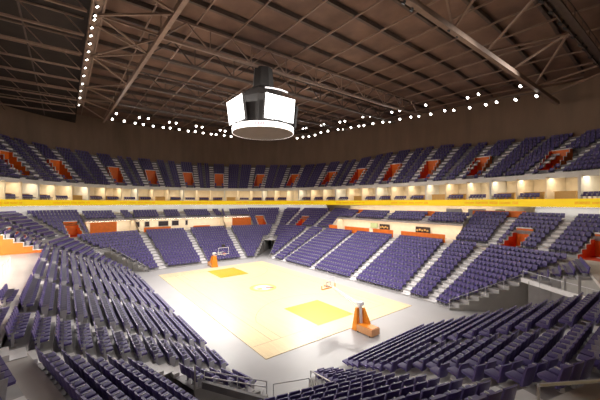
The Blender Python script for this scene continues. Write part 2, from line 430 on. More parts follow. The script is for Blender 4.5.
# dark windows and shelves on the lounge walls
wk = 0
for x, y, w in ((8.6, 10.4, 'first'), (6.6, 7.6, 'second'), (2.6, 4.8, 'third'), (.3, 1.9, 'fourth'), (-1.8, -1.2, 'fifth')):
    e = eW; o = empty('wall_screen', P(e, (x+y)/2, 17.3, 6.9)); t = math.atan2(ENn[e].y, ENn[e].x)
    R_ = Matrix.Rotation(t, 3, 'Z'); f = MB(); f.box((0, 0, 0), (.04, (y-x)/2, .6), R_); f.build('frame', 'greypanel', o)
    g = MB(); nrm = ENn[e]
    g.box((-nrm.x*.05, -nrm.y*.05, 0), (.02, (y-x)/2-.08, .52), R_); g.build('pane', 'dark', o)
    tag(o, 'dark framed screen on the far end lounge wall, %s from the left' % w, 'screen')
for x, y, w, m2 in ((-7.6, -4.9, 'right', 'dark'), (.9, 3.2, 'left', 'dark')):
    e = eN; o = empty('bar_shelf', P(e, (x+y)/2, 17.2, 6.75))
    b = MB(); b.box((0, 0, 0), ((y-x)/2, .12, .55)); b.build('cabinet', 'dark', o)
    s_ = MB()
    for q in range(5): s_.box(((q-2)*(y-x)/5.5, -.16, -.1+.12*(q % 2)), ((y-x)/16, .04, .16))
    s_.build('framed_picture', 'tan', o)
    tag(o, 'dark bar shelf on the far side lounge wall, %s of two' % w, 'shelf')
e = eN
o = MB(); o.box(P(e, 4.7, 17.2, 6.9), (.9, .05, .5)); tag(o.build('notice_board', 'green'), 'pale green board beside the left bar shelf of the far side lounge', 'board')
for x, y, w in ((-11.2, -8.6, 'left'), (-15.0, -12.4, 'right')):
    o = MB(); o.box(P(e, (x+y)/2, 21.3, 10.0), ((y-x)/2, .3, .6)); tag(o.build('concourse_cabinet', 'greypanel', bevel=.03), 'grey cabinet on the concourse above the far side seats, %s of two' % w, 'cabinet')
o = MB(); o.box(P(e, -17.2, 21.3, 10.0), (.6, .3, .6)); tag(o.build('concourse_sign', 'green', bevel=.03), 'pale green sign right of the grey concourse cabinets', 'sign')

# lounge side walls of the stepped upper blocks
def sidewall(e, s_, m, nm, label):
    mb = MB(); pts = [P(e, s_, du0(e), ZX)]
    top = []
    for j in range(NUP):
        top += [P(e, s_, du0(e)+j*UPR, zup(j, e)+.05), P(e, s_, du0(e)+(j+1)*UPR, zup(j, e)+.05)]
    pts += top+[P(e, s_, D_TOP, ZX)]
    t = ET[e]*.12
    back = [(p[0]+t.x, p[1]+t.y, p[2]) for p in pts]
    mb.poly(pts); mb.poly(back[::-1])
    for i in range(len(pts)):
        j = (i+1) % len(pts); mb.quad(pts[i], pts[j], back[j], back[i])
    o = mb.build(nm, m)
    c = MB()
    for j in range(NUP):
        z = zup(j, e)+.07; a = P(e, s_+.06, du0(e)+j*UPR, z); b = P(e, s_+.06, du0(e)+(j+1)*UPR, z)
        c.bar(a, b, .2, .09); c.bar((a[0], a[1], z-rup(e)), a, .2, .09)
    c.build('step_capping', 'step', o)
    tag(o, label, 'wall')
    return o
sidewall(eS, -12.97, 'orange', 'stepped_side_wall', 'orange side wall under the stepped grey seats beside the open left floor')
sidewall(eN, -13.98, 'cream', 'stepped_side_wall', 'cream side wall under the stepped seats right of the far side lounge')
sidewall(eN, 13.86, 'cream', 'stepped_side_wall', 'cream side wall under the stepped seats left of the far side lounge')

# upper stairwells of the lower bowl
VL = ['right-hand of the two orange stairwells behind the far right tunnel', 'orange stairwell in the far right corner seats beside the far side lounge', 'red stairwell in the far left corner seats, beside the tall orange panel',
      'red stairwell in the stepped grey seats above the orange side wall', 'large red stairwell in the purple seats of the right corner stand', 'red stairwell at the right edge of the picture, in the right corner stand']
VL[0] = 'orange stairwell in the seats directly above the dark far right tunnel'
def stairwell(name, pf, w, d0, d1, z0, ztop0, rise, zback, label):
    # pf(s,d,z) -> world point ; opening of half width w
    o = empty(name, pf(0, d0, z0)); L0 = Vector(pf(0, d0, z0))
    def q(s, d, z): v = Vector(pf(s, d, z))-L0; return (v.x, v.y, v.z)
    n = max(2, round((d1-d0)/.86)); st = (d1-d0)/n
    for sg, m in ((-1, 'orange'), (1, 'red')):  # one side wall is redder: shade on the orange painted into its colour
        mb = MB(); pts = [(d0, z0)]
        for j in range(n): pts += [(d0+j*st, ztop0+rise*j), (d0+(j+1)*st, ztop0+rise*j)]
        pts.append((d1, z0)); s0 = sg*w; s1 = sg*(w+.1)
        A = [q(s0, d, z) for d, z in pts]; B = [q(s1, d, z) for d, z in pts]
        mb.poly(A); mb.poly(B[::-1])
        for i in range(len(A)): j = (i+1) % len(A); mb.quad(A[i], A[j], B[j], B[i])
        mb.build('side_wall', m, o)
        c = MB()
        for j in range(n):
            z = ztop0+rise*j+.04; c.bar(q(sg*(w+.05), d0+j*st, z), q(sg*(w+.05), d0+(j+1)*st, z), .14, .07); c.bar(q(sg*(w+.05), d0+j*st, z-rise), q(sg*(w+.05), d0+j*st, z), .14, .07)
        c.build('step_capping', 'step', o)
    mb = MB(); mb.hexa([q(-w, d1, z0), q(w, d1, z0), q(w, d1+.1, z0), q(-w, d1+.1, z0), q(-w, d1, zback), q(w, d1, zback), q(w, d1+.1, zback), q(-w, d1+.1, zback)])
    mb.build('back_wall', 'orange', o)
    mb = MB(); mb.hexa([q(-w, d0, z0-.02), q(w, d0, z0-.02), q(w, d1, z0-.02), q(-w, d1, z0-.02), q(-w, d0, z0+.02), q(w, d0, z0+.02), q(w, d1, z0+.02), q(-w, d1, z0+.02)])
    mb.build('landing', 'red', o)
    mb = MB(); mb.bar(q(-w, d1+.05, zback+.08), q(w, d1+.05, zback+.08), .3, .16); mb.build('lintel', 'step', o)
    tag(o, label, 'stairwell'); return o
for (n, s_), lb in zip(VOM, VL):
    e = EN.index(n)
    stairwell('orange_stairwell', lambda s, d, z, e=e, s_=s_: P(e, s_+s, d, z), VH-.1, du0(e), du0(e)+4*UPR, ZX, zup(0, e)+.12, rup(e), zup(4, e)+.25, lb)

# tunnels at the four corners
def prism_wall(mb, pts2, prof, th):       # vertical wall along pts2 = (p0,p1) with a top profile of (fraction metres, z)
    p0, p1 = Vector(pts2[0]), Vector(pts2[1]); u = (p1-p0).normalized(); n = Vector((-u.y, u.x))*th
    A = [(p0.x+u.x*t, p0.y+u.y*t, z) for t, z in prof]; B = [(x+n.x, y+n.y, z) for x, y, z in A]
    mb.poly(A); mb.poly(B[::-1])
    for i in range(len(A)): j = (i+1) % len(A); mb.quad(A[i], A[j], B[j], B[i])
def rake_prof(e, p0, p1, kmax, ext, zext=3.2):
    p0, p1 = Vector(p0), Vector(p1); u = (p1-p0).normalized(); prof = [(0, 0)]; t = 0
    den = u.dot(ENn[e]); d_at0 = (p0-EMID[e]).dot(ENn[e])
    for k in range(kmax):
        ta = max(0, (k*PITCHR-d_at0)/den); tb = (( k+1)*PITCHR-d_at0)/den
        if tb <= ta: continue
        prof += [(ta, zlow(k)+.1), (tb, zlow(k)+.1)]; t = tb
    return prof+[(t, zext), (t+ext, zext), (t+ext, 0)], t
TUNRAIL = {}
def lintel(a, b, z0, z1, th=.3, m_='step'):
    m = MB(); a = Vector(a); b = Vector(b); u = (b-a).normalized(); n = Vector((-u.y, u.x))*th/2
    pts = [a-n, b-n, b+n, a+n]; m.hexa([(p.x, p.y, z0) for p in pts]+[(p.x, p.y, z1) for p in pts]); struct(m.build('trim_tunnel_lintel', m_))
def tunnel_wall(e, p0, p1, kmax, ext, th=.15, zext=3.2):
    m = MB(); prof, t = rake_prof(e, p0, p1, kmax, ext, zext); prism_wall(m, (p0, p1), prof, th); struct(m.build('wall_tunnel', 'tunnel')); return t
for vi, nm in ((5, 'NW'), (8, 'SW')):
    n2 = (ENn[vi-1]+ENn[vi]).normalized(); t2 = Vector((-n2.y, n2.x)); w = TH*math.cos(math.radians(30)); base = vert(vi, 0)
    def Q2(q, d): c = base+t2*q+n2*d; return (c.x, c.y)
    for sg, e in ((-1, vi-1), (1, vi)): tunnel_wall(e, Q2(sg*w, -.2), Q2(sg*w, 6), 8, 5.5, .15*sg if False else .12)
    m = MB(); a, b = Q2(-w, 12), Q2(w, 12); m.quad((*a, 0), (*b, 0), (*b, 3.5), (*a, 3.5)); struct(m.build('wall_tunnel_end', 'tunnelshade' if nm == 'NW' else 'tunnel'))  # far right end wall is near-black: the shade inside the tunnel painted on
    D1 = DTUN/math.cos(math.radians(30))+.3; zl = zlow(7); lintel(Q2(-w, D1), Q2(w, D1), zl-.4, zl+.1)
# wide tunnel in the right corner
c0 = vert(2, 6.4)
tunnel_wall(2, (19.75, 11.72), tuple(c0), 8, 6, -.15)
m = MB(); prof = [(0, 0)]
for k in range(14): prof += [(k*PITCHR, zlow(k)+.06), ((k+1)*PITCHR, zlow(k)+.06)]
prof += [(14*PITCHR, 0)]
prism_wall(m, ((20.85, 4.95), (40, 4.95)), prof, .12); struct(m.build('wall_tunnel', 'tunnel'))
m = MB(); m.quad((33.5, 5.1, 0), (33.5, 20, 0), (33.5, 20, 3.6), (33.5, 5.1, 3.6)); m.quad((33.5, 20, 0), (27, 22, 0), (27, 22, 3.6), (33.5, 20, 3.6)); struct(m.build('wall_tunnel_end', 'tunnel'))
lintel(tuple(c0), (28.7, 14.5), 3.3, 3.75); lintel((28.7, 14.5), (32.6, 12.2), 3.3, 3.75)
m = MB(); m.quad((28.7, 14.5, 3.75), (32.6, 12.2, 3.75), (32.6, 12.2, 5.6), (28.7, 14.5, 4.7)); struct(m.build('wall_over_tunnel', 'tunnel'))

# wide tunnel in the near corner below the camera
tunnel_wall(10, (20.6, -11.9), (20.25, -15.6), 5, .05, -.15)
tunnel_wall(11, (21.2, -9.2), (26.1, -12.1), 7, .05, .15)
lintel((20.25, -15.7), (26.15, -12.2), 1.95, 2.3, .2, 'treaddark')
m = MB(); m.quad((22, -21, 0), (31, -14, 0), (31, -14, 2.6), (22, -21, 2.6)); struct(m.build('wall_tunnel_end', 'tunnel'))

# ------------------------------------------------------------------ floor and court
mb = MB(); mb.poly([(x, y, 0) for x, y in ((-60, -46), (60, -46), (60, 46), (-60, 46))]); struct(mb.build('floor', 'floor'))
ct = empty('basketball_court', (0, 0, 0)); tag(ct, 'pale maple basketball court with gold keys on the grey arena floor', 'court')
mb = MB(); mb.box((0, 0, .02), (16.57, 9.61, .02)); mb.build('wood_floor', 'wood', ct)
zt = .0425
def flatpoly(pts, name, m, z=zt):
    b = MB(); b.poly([(x, y, z) for x, y in pts]); return b.build(name, m, ct)
def ribbon2(pts, w, name, m, closed=False, z=zt+.002):
    b = MB(); n = len(pts)
    L_, R_ = [], []
    for i in range(n):
        if closed: d = Vector(pts[(i+1) % n])-Vector(pts[i-1])
        else: d = Vector(pts[min(i+1, n-1)])-Vector(pts[max(i-1, 0)])
        d.normalize(); nn = Vector((-d.y, d.x))*w/2; p = Vector(pts[i]); L_.append(p+nn); R_.append(p-nn)
    for i in range(n if closed else n-1):
        j = (i+1) % n; b.quad((*R_[i], z), (*R_[j], z), (*L_[j], z), (*L_[i], z))
    return b.build(name, m, ct)
HL, HW = 14.325, 7.62
for (a, b) in (((-16.5, -HW), (HL+.0, -HW)), ((-HL, HW), (HL, HW))):
    ribbon2([(-HL, a[1]), (HL, a[1])], .055, 'sideline', 'line')
for sx in (-1, 1):
    ribbon2([(sx*HL, -9.45), (sx*HL, HW)], .055, 'baseline', 'line')
    k = [(sx*HL, -2.44), (sx*(HL-5.79), -2.44), (sx*(HL-5.79), 2.44), (sx*HL, 2.44)]
    o = flatpoly(k if sx < 0 else k[::-1], 'key_area', 'paint'); o['label'] = 'gold painted key'
    hx = sx*(HL-1.6); R3 = 7.24; y3 = HW-.914; a3 = math.asin(y3/R3)
    arc = [(sx*HL, -y3)]+[(hx-sx*R3*math.cos(t), R3*math.sin(t)) for t in [-a3+2*a3*i/48 for i in range(49)]]+[(sx*HL, y3)]
    ribbon2(arc, .055, 'three_point_line', 'line')
    lg = [(sx*(HL-5.79)-sx*1.83*math.cos(t), 1.83*math.sin(t)) for t in [-PI/2+PI*i/20 for i in range(21)]]
ring_ = [(1.85*math.cos(2*PI*i/48), 1.85*math.sin(2*PI*i/48)) for i in range(48)]
o = ribbon2([(x*.86, y*.86) for x, y in ring_], .5, 'logo_ring', 'logogold', True, z=zt+.004)
b = MB(); b.poly([(x*.6, y*.6, zt+.003) for x, y in ring_]); b.build('logo_disc', 'logowhite', ct)
b = MB(); b.poly([(-.1, .55, zt+.006), (.35, .2, zt+.006), (.95, .85, zt+.006), (1.05, 1.35, zt+.006), (.5, 1.15, zt+.006)]); b.build('logo_emblem', 'logobrown', ct)
b = MB(); b.poly([(-.2, -1.0, zt+.006), (.5, -.95, zt+.006), (.75, -.4, zt+.006), (.1, -.3, zt+.006)]); b.build('logo_emblem', 'paint', ct)

# ------------------------------------------------------------------ basketball hoops
def hoop(sx, label):
    r = empty('basketball_hoop', (sx*17.6, 0, 0), 0 if sx > 0 else PI)
    X = lambda x: x-17.6          # local x with the court towards -x
    p = MB()                     # tall tapering front pad
    p.hexa([(X(16.75), -.55, .0), (X(17.35), -.55, .0), (X(17.35), .55, .0), (X(16.75), .55, .0), (X(17.0), -.34, 2.05), (X(17.3), -.34, 2.05), (X(17.3), .34, 2.05), (X(17.0), .34, 2.05)])
    p.build('front_pad', 'pad', r, bevel=.06)
    p = MB(); p.hexa([(X(17.38), .2, .6), (X(18.25), .2, .6), (X(18.25), .48, .6), (X(17.38), .48, .6), (X(17.38), .2, 2.0), (X(17.5), .2, 2.0), (X(17.5), .48, 2.0), (X(17.38), .48, 2.0)]); p.build('side_gusset', 'pad', r, bevel=.02)
    p = MB(); p.box((X(18.25), 0, .36), (.88, .55, .3)); q = p.build('base_weight', 'padtan', r, bevel=.05)
    p = MB(); p.box((X(18.25), 0, .68), (.8, .47, .025)); p.build('base_lid', 'pad', q, bevel=.01)
    for sy in (-1, 1):
        for x in (17.55, 18.9):
            w = MB(); w.tube([(X(x), sy*.5, .06), (X(x), sy*.58, .06)], .055, 10); w.build('wheel', 'black', q)
    p = MB(); p.bar((X(17.45), 0, .6), (X(17.3), 0, 2.35), .22, .26); p.build('mast', 'hoopwhite', r, bevel=.02)
    p = MB(); p.bar((X(17.3), .13, 2.3), (X(13.35), .1, 3.25), .06, .07); p.bar((X(17.3), -.13, 2.3), (X(13.35), -.1, 3.25), .06, .07)
    p.build('upper_arm', 'hoopwhite', r)
    p = MB(); p.bar((X(17.0), 0, 2.0), (X(14.0), 0, 2.95), .07, .09); p.build('lower_arm', 'hoopwhite', r)
    p = MB(); p.box((X(17.35), 0, 2.42), (.22, .3, .16)); p.build('arm_hinge', 'hoopwhite', r, bevel=.03)
    bx = X(13.1)
    g = MB(); g.box((bx, 0, 3.44), (.012, .9, .52)); bb = g.build('backboard', 'glass', r)
    f = MB()
    for a, b in (((bx, -.91, 2.9), (bx, .91, 2.9)), ((bx, -.91, 3.97), (bx, .91, 3.97)), ((bx, -.91, 2.9), (bx, -.91, 3.97)), ((bx, .91, 2.9), (bx, .91, 3.97))): f.bar(a, b, *((.02, .03) if sx > 0 else (.05, .06)))
    f.build('frame', 'hoopwhite', bb)
    f = MB(); f.box((bx, 0, 2.88), (.04, .92, .05)); f.box((bx, -.92, 3.05), (.04, .04, .2)); f.box((bx, .92, 3.05), (.04, .04, .2)); f.build('edge_pad', 'pad' if sx > 0 else 'hoopwhite', bb, bevel=.015)
    f = MB()
    for a, b in (((-.3, 3.05), (.3, 3.05)), ((-.3, 3.5), (.3, 3.5)), ((-.3, 3.05), (-.3, 3.5)), ((.3, 3.05), (.3, 3.5))): f.bar((bx-.016, a[0], a[1]), (bx-.016, b[0], b[1]), .01, .05)
    f.build('target_square', 'purplepaint', bb)
    rm = MB(); cx = bx-.38; rm.tube([(cx+.229*math.cos(2*PI*i/28), .229*math.sin(2*PI*i/28), 3.05) for i in range(28)], .016 if sx < 0 else .03, 8, closed=True)
    rm.box((bx-.09, 0, 3.03), (.09, .1, .035)); rim = rm.build('rim', 'rim', r)
    nt = MB()
    for i in range(12):
        a = 2*PI*i/12; b = a+2*PI/24
        nt.tube([(cx+.22*math.cos(a), .22*math.sin(a), 3.04), (cx+.16*math.cos(b), .16*math.sin(b), 2.83), (cx+.12*math.cos(a), .12*math.sin(a), 2.62)], .006, 4)
    nt.build('net', 'net', rim)
    if sx > 0: tag(r, label, 'hoop'); return
    sc = MB(); sc.box((X(13.2), 0, 4.28), (.16, .3, .2)); so = sc.build('shot_clock', 'scoredark', r, bevel=.02)
    tag(r, label, 'hoop')
hoop(1, 'nearer basketball hoop with orange padded base, seen from behind')
hoop(-1, 'farther basketball hoop with white edged backboard at the far end of the court')

# ------------------------------------------------------------------ upper deck (superellipse plan)
NEX = 2.4; AX, BX = 50.0, 35.0
def ell(d, th):
    c, s = math.cos(th), math.sin(th)
    return Vector(((AX+d)*math.copysign(abs(c)**(2/NEX), c), (BX+d)*math.copysign(abs(s)**(2/NEX), s)))
# arc-length style table of theta so bays have even widths
TT = []
def build_tab():
    N = 7200; acc = 0; prev = ell(4, 0); tab = [(0, 0)]
    for i in range(1, N+1):
        q = ell(4, 2*PI*i/N); acc += (q-prev).length; prev = q; tab.append((acc, 2*PI*i/N))
    return tab
TAB = build_tab(); PER = TAB[-1][0]
import bisect
ACC = [a for a, _ in TAB]
def th_of(s):
    s %= PER; i = min(max(bisect.bisect(ACC, s), 1), len(TAB)-1); a0, t0 = TAB[i-1]; a1, t1 = TAB[i]
    return t0+(t1-t0)*(s-a0)/max(a1-a0, 1e-9)
def s_at_xy(x, y):
    best = min(range(0, len(TAB), 4), key=lambda i: (ell(4, TAB[i][1]).normalized()-Vector((x, y)).normalized()).length)
    return TAB[best][0]
def ang(p): return math.degrees(math.atan2(p.y, p.x)) % 360
# top edge height of the upper deck by bearing
ZT = [(0, 23.0), (40, 22.9), (58, 22.95), (74, 23.8), (90, 24.7), (101, 24.8), (125, 23.9), (137, 23.6), (148, 24.0), (160, 24.2), (185, 24.4), (200, 24.8), (213, 25.4), (240, 25.4), (270, 24.8), (300, 23.5), (360, 23.0)]
def interp(tb, a):
    for (a0, z0), (a1, z1) in zip(tb, tb[1:]):
        if a0 <= a <= a1:
            w = (a-a0)/(a1-a0); w = w*w*(3-2*w); return z0+(z1-z0)*w
    return tb[-1][1]
ZF = 15.7; NUD = 11; UDP = 1.0
def zud(k, a): return ZF+.05+(interp(ZT, a)-.9-ZF)*(k/(NUD-1))
def E3(d, s, z): q = ell(d, th_of(s)); return (q.x, q.y, z)
S0 = s_at_xy(36, 26); S1 = s_at_xy(-12, -35)      # seats are built on this arc, counter-clockwise
STEP = 1.1
NS = int(round((S1-S0)/STEP))
SG0 = [S0+(S1-S0)*i/NS for i in range(NS+1)]
def s_on_ray(u):           # station of the upper deck on a bearing from the seat the photo was taken from
    d = FW+RT*((u-300)/FPX); d = Vector((d.x, d.y)); c = Vector(CAM[:2]); t = 5
    while True:
        q = c+d*t
        if (abs(q.x)/(AX+4))**NEX+(abs(q.y)/(BX+4))**NEX > 1: break
        t += .05
    i = min(range(len(TAB)), key=lambda i: (ell(4, TAB[i][1])-q).length_squared)
    return TAB[i][0]
VS = [s_on_ray(u) for u in (-45, 15, 61, 115, 151, 189, 219, 258, 291, 327, 356, 391, 430, 482, 562)]    # from left to right in the picture
UV_W = 1.35; UVK0, UVK1 = 2, 5
SG = sorted(SG0+[v+q*UV_W for v in VS for q in (-1, 1) if S0 < v+q*UV_W < S1])
uais = []
for v in VS: uais += [v-UV_W-.75, v+UV_W+.75]
VSs = sorted(VS)
mids = [(a+b)/2 for a, b in zip(VSs, VSs[1:])]
def upper_seats_iv(a, b, k):
    iv = [(a, b)]
    for u in uais: iv = subtract(iv, u-.62, u+.62)
    for m_ in mids: iv = subtract(iv, m_-.3, m_+.3)
    if UVK0 <= k < UVK1+1:
        for v in VS: iv = subtract(iv, v-UV_W-.2, v+UV_W+.2)
    if k < UVK0:
        for v in VS: iv = subtract(iv, v-.7, v+.7)
    return iv
mb = MB()
full = [PER*i/200 for i in range(201)]
for k in range(NUD):
    d0 = k*UDP; d1 = d0+UDP
    for s0, s1 in zip(SG, SG[1:]):
        sm = (s0+s1)/2
        if UVK0 <= k <= UVK1 and any(abs(sm-v) < UV_W for v in VS): continue
        a0 = ang(ell(0, th_of(s0))); a1 = ang(ell(0, th_of(s1)))
        z0, z1 = zud(k, a0), zud(k, a1); b0, b1 = (zud(k-1, a0), zud(k-1, a1)) if k else (ZF-.3, ZF-.3)
        mb.quad(E3(d0, s0, z0), E3(d0, s1, z1), E3(d1, s1, z1), E3(d1, s0, z0))
        mb.quad(E3(d0, s0, b0), E3(d0, s1, b1), E3(d0, s1, z1), E3(d0, s0, z0))
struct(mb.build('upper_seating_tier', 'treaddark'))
for k in range(NUD):
    d = k*UDP+UDP-.12
    ratio = 1.0
    for a, b in upper_seats_iv(S0+.3, S1-.3, k):
        n = int((b-a)/.55)
        for i in range(n):
            s = a+((b-a)-n*.55)/2+(i+.5)*.55; q = ell(d, th_of(s)); q2 = ell(d, th_of(s+.1)); t = (q2-q).normalized(); nn = Vector((t.y, -t.x))
            SEATS.append(((q.x, q.y, zud(k, ang(ell(0, th_of(s))))), math.atan2(nn.y, nn.x), ('UP', k, 0, i, n, 'deck')))
def frame_at(s, d):
    q = ell(d, th_of(s)); q2 = ell(d, th_of(s+.05)); t = (q2-q).normalized(); return q, t, Vector((t.y, -t.x))
for u in uais:
    m2 = MB(); a = ang(ell(0, th_of(u)))
    for k in range(NUD):
        q, t, nn = frame_at(u, k*UDP+.5); R_ = Matrix.Rotation(math.atan2(nn.y, nn.x), 3, 'Z'); z = zud(k, a); r = zud(1, a)-zud(0, a)
        m2.box((q.x, q.y, z+.012), (.5, .6, .014), R_)
        if k:
            f = q-nn*.66; m2.box((f.x, f.y, z-r*.75), (.17, .6, r*.26), R_)
    struct(m2.build('upper_aisle_stairs', 'step'))
for u in mids:
    m2 = MB(); a = ang(ell(0, th_of(u)))
    for k in range(NUD):
        q, t, nn = frame_at(u, k*UDP+.5); R_ = Matrix.Rotation(math.atan2(nn.y, nn.x), 3, 'Z')
        m2.box((q.x, q.y, zud(k, a)+.012), (.5, .27, .014), R_)
    struct(m2.build('upper_aisle_stairs', 'step'))
for i, v in enumerate(VS):
    a = ang(ell(0, th_of(v))); q, t, nn = frame_at(v, 0)
    def pf(s, d, z, q=q, t=t, nn=nn): c = q+t*s+nn*d; return (c.x, c.y, z)
    r = zud(1, a)-zud(0, a)
    stairwell('orange_stairwell', pf, UV_W-.05, UVK0*UDP, (UVK1+1)*UDP-.1, zud(UVK0-1, a)+.02, zud(UVK0, a)+.1, r, zud(UVK1+1, a)+.15, 'orange stairwell in the upper deck seats, %s from the left' % ordn(i) if i else 'orange stairwell in the upper deck seats, just beyond the left edge')
    m2 = MB(); R_ = Matrix.Rotation(math.atan2(nn.y, nn.x), 3, 'Z')
    for k in range(UVK0):
        c = q+nn*(k+.5); m2.box((c.x, c.y, zud(k, a)+.012), (.5, .68, .014), R_)
    struct(m2.build('upper_aisle_stairs', 'step'))
# ring surfaces
def ringsurf(prof, mats, name, rng=None, seg=200):
    mb = MB(); ss = rng or full
    for s0, s1 in zip(ss, ss[1:]):
        for (d0, z0), (d1, z1) in zip(prof, prof[1:]):
            mb.quad(E3(d0, s0, z0), E3(d0, s1, z0), E3(d1, s1, z1), E3(d1, s0, z1))
    return mb.build(name, mats)
def rng(a, b, n): return [a+(b-a)*i/n for i in range(n+1)]
SA = s_at_xy(21.5, 33); SB = s_at_xy(-22, 33)       # far side opening under the ribbon
ZR0, ZR1 = 11.1, 12.2
struct(ringsurf([(-.15, ZF+.12), (-.15, ZF-.62), (-.05, ZF-.62), (-.05, ZF-.42), (4, ZF-.42)], 'white', 'trim_deck_fascia'))
struct(ringsurf([(4, 9.3), (4, ZF-.4)], 'cream', 'wall_suite_back'))
struct(ringsurf([(-1.0, ZR1-.02), (4, ZR1-.02)], 'walk', 'suite_floor'))
struct(ringsurf([(-1.0, ZR0+.02), (4, ZR0+.02)], 'white', 'ceiling_concourse'))
struct(ringsurf([(-.1, 9.3), (-.1, ZR0+.02)], 'white', 'wall_concourse', rng(SB, SA+PER, 170)))
mb = MB()       # concourse floor between the top of the lower bowl and the suite wall
K = 240
for i in range(K):
    th0, th1 = 2*PI*i/K, 2*PI*(i+1)/K
    def inner(th):
        r = ell(0, th); u = r.normalized(); best = None
        for e in range(NE):
            den = u.dot(ENn[e])
            if den > 1e-6:
                t = (EMID[e].dot(ENn[e])+D_TOP)/den
                best = t if best is None or t < best else best
        return u*best
    a, b = inner(th0), inner(th1); c, d = ell(4.1, th1), ell(4.1, th0)
    mb.quad((a.x, a.y, ZTOP), (b.x, b.y, ZTOP), (c.x, c.y, ZTOP-.05), (d.x, d.y, ZTOP-.05))
struct(mb.build('concourse_floor', 'walk'))
# ribbon board
rb = ringsurf([(-1.0, ZR1), (-1.12, ZR1), (-1.12, ZR0), (-1.0, ZR0), (-1.0, ZR1)], 'yellow', 'ribbon_board', rng(0, PER, 260))
tag(rb, 'long yellow lit ribbon board running round the arena between the two seating bowls', 'display')
random.seed(3)
for g0 in [S0+3+i*17.0 for i in range(13)]:
    w0 = g0
    for wl in (2, 4, 3, 5, 4):
        L_ = wl*.42; q, t, nn = frame_at(w0+L_/2, -1.125); R_ = Matrix.Rotation(math.atan2(nn.y, nn.x), 3, 'Z'); m2 = MB()
        m2.box((q.x, q.y, (ZR0+ZR1)/2), (.012, L_/2, random.choice((.13, .17, .2))), R_); m2.build('display_marking', 'yellowdark', rb); w0 += L_+.4
# suites
sl2 = ringsurf([(1.6, ZR0-.02), (2.0, ZR0-.02)], 'loungestrip', 'light_strip', rng(SA+6, SB-6, 60))
tag(sl2, 'warm ceiling light strip over the far side concourse below the yellow ribbon', 'light')
wl_ = ringsurf([(-.95, ZR0-.005), (-.7, ZR0-.005)], 'wash', 'added_wash_light', rng(SB, SA+PER, 170)); tag(wl_, 'added wash strip under the yellow ribbon, brightening the white concourse wall', 'light')  # linear light added to brighten the white band; no such fixture known
nsu = int((S1-S0)/4.2); sw = (S1-S0)/nsu
CNT = {}
def place_word(key, p):
    u, v, z = project(p)
    k = 'left' if (z < 1 and p[0] < 0) or u < 0 else 'right' if z < 1 or u > 600 else 'in'
    if z < 1: k = 'left' if p[1] < 0 else 'right'
    CNT[key, k] = CNT.get((key, k), 0)+1
    return ordn(CNT[key, k])+(' from the left' if k == 'in' else ' one beyond the %s edge' % k)
ci = 0
bays = list(range(nsu))[::-1]
for bi in bays:
    s = S0+bi*sw
    q, t, nn = frame_at(s, 1.6); R_ = Matrix.Rotation(math.atan2(nn.y, nn.x), 3, 'Z')
    m2 = MB(); m2.box((q.x, q.y, (ZR1+ZF-.42)/2), (2.3, .06 if bi % 3 else .16, (ZF-.42-ZR1)/2), R_); struct(m2.build('wall_suite', 'cream' if bi % 3 else 'white'))
    sl = ringsurf([(.1, ZF-.45), (.8, ZF-.45)], 'strip', 'suite_light', rng(s+.5, s+sw-.5, 4)); tag(sl, 'warm light strip in suites above the yellow ribbon, '+place_word('light', E3(.45, s+sw/2, ZF-.45)), 'light')
    # counter
    if bi % 4 != 2:
        ci += 1
        q, t, nn = frame_at(s+sw*.5, .55); R_ = Matrix.Rotation(math.atan2(nn.y, nn.x), 3, 'Z')
        o = empty('drink_counter', (q.x, q.y, ZR1), math.atan2(nn.y, nn.x))
        m2 = MB(); m2.box((0, 0, .5), (.2, 1.25, .5)); m2.build('base', 'tan', o)
        m2 = MB(); m2.box((0, 0, 1.03), (.3, 1.35, .035)); m2.build('worktop', 'tan', o)
        tag(o, 'tan drink counter in the suites above the yellow ribbon, '+place_word('counter', (q.x, q.y, ZR1)), 'counter')
    # four seats in front
    for i in range(5):
        if bi % 5 == 3: continue
        ss = s+sw*.5+(i-2)*.58; q, t, nn = frame_at(ss, -.25)
        SEATS.append(((q.x, q.y, ZR1), math.atan2(nn.y, nn.x), ('SU', 0, bi, i, 5, 'suite')))
# upper wall and roof
ZE = [(0, 29), (45, 29.3), (58, 30.5), (75, 31.6), (95, 32.2), (120, 32.3), (150, 33), (200, 33), (240, 32.5), (270, 31), (320, 29), (360, 28.5)]
mb = MB(); NW_ = 220
for i in range(NW_):
    s0, s1 = PER*i/NW_, PER*(i+1)/NW_
    a0, a1 = ang(ell(11, th_of(s0))), ang(ell(11, th_of(s1)))
    mb.quad(E3(11.15, s0, interp(ZT, a0)-1.2), E3(11.15, s1, interp(ZT, a1)-1.2), E3(11.6, s1, interp(ZE, a1)+1.2), E3(11.6, s0, interp(ZE, a0)+1.2))
    if not (S0 <= s0 <= S1):
        mb.quad(E3(4, s0, 9), E3(4, s1, 9), E3(11.15, s1, interp(ZT, a1)-1.2), E3(11.15, s0, interp(ZT, a0)-1.2))
struct(mb.build('wall_back', 'brown'))
ZD = 33.6
mb = MB()
fr = [1.0, .8, .62, .4, .2]
def roofz(f, a): ze = interp(ZE, a)+.9; w = min(1, max(0, (1-f)/.38)); return ze+(ZD-ze)*w
for i in range(NW_):
    th0, th1 = 2*PI*i/NW_, 2*PI*(i+1)/NW_
    q0, q1 = ell(12, th0), ell(12, th1); a0, a1 = ang(q0), ang(q1)
    for f0, f1 in zip(fr, fr[1:]):
        mb.quad((q0.x*f0, q0.y*f0, roofz(f0, a0)), (q1.x*f0, q1.y*f0, roofz(f0, a1)), (q1.x*f1, q1.y*f1, roofz(f1, a1)), (q0.x*f1, q0.y*f1, roofz(f1, a0)))
    mb.poly([(q0.x*.2, q0.y*.2, ZD), (q1.x*.2, q1.y*.2, ZD), (0, 0, ZD)])
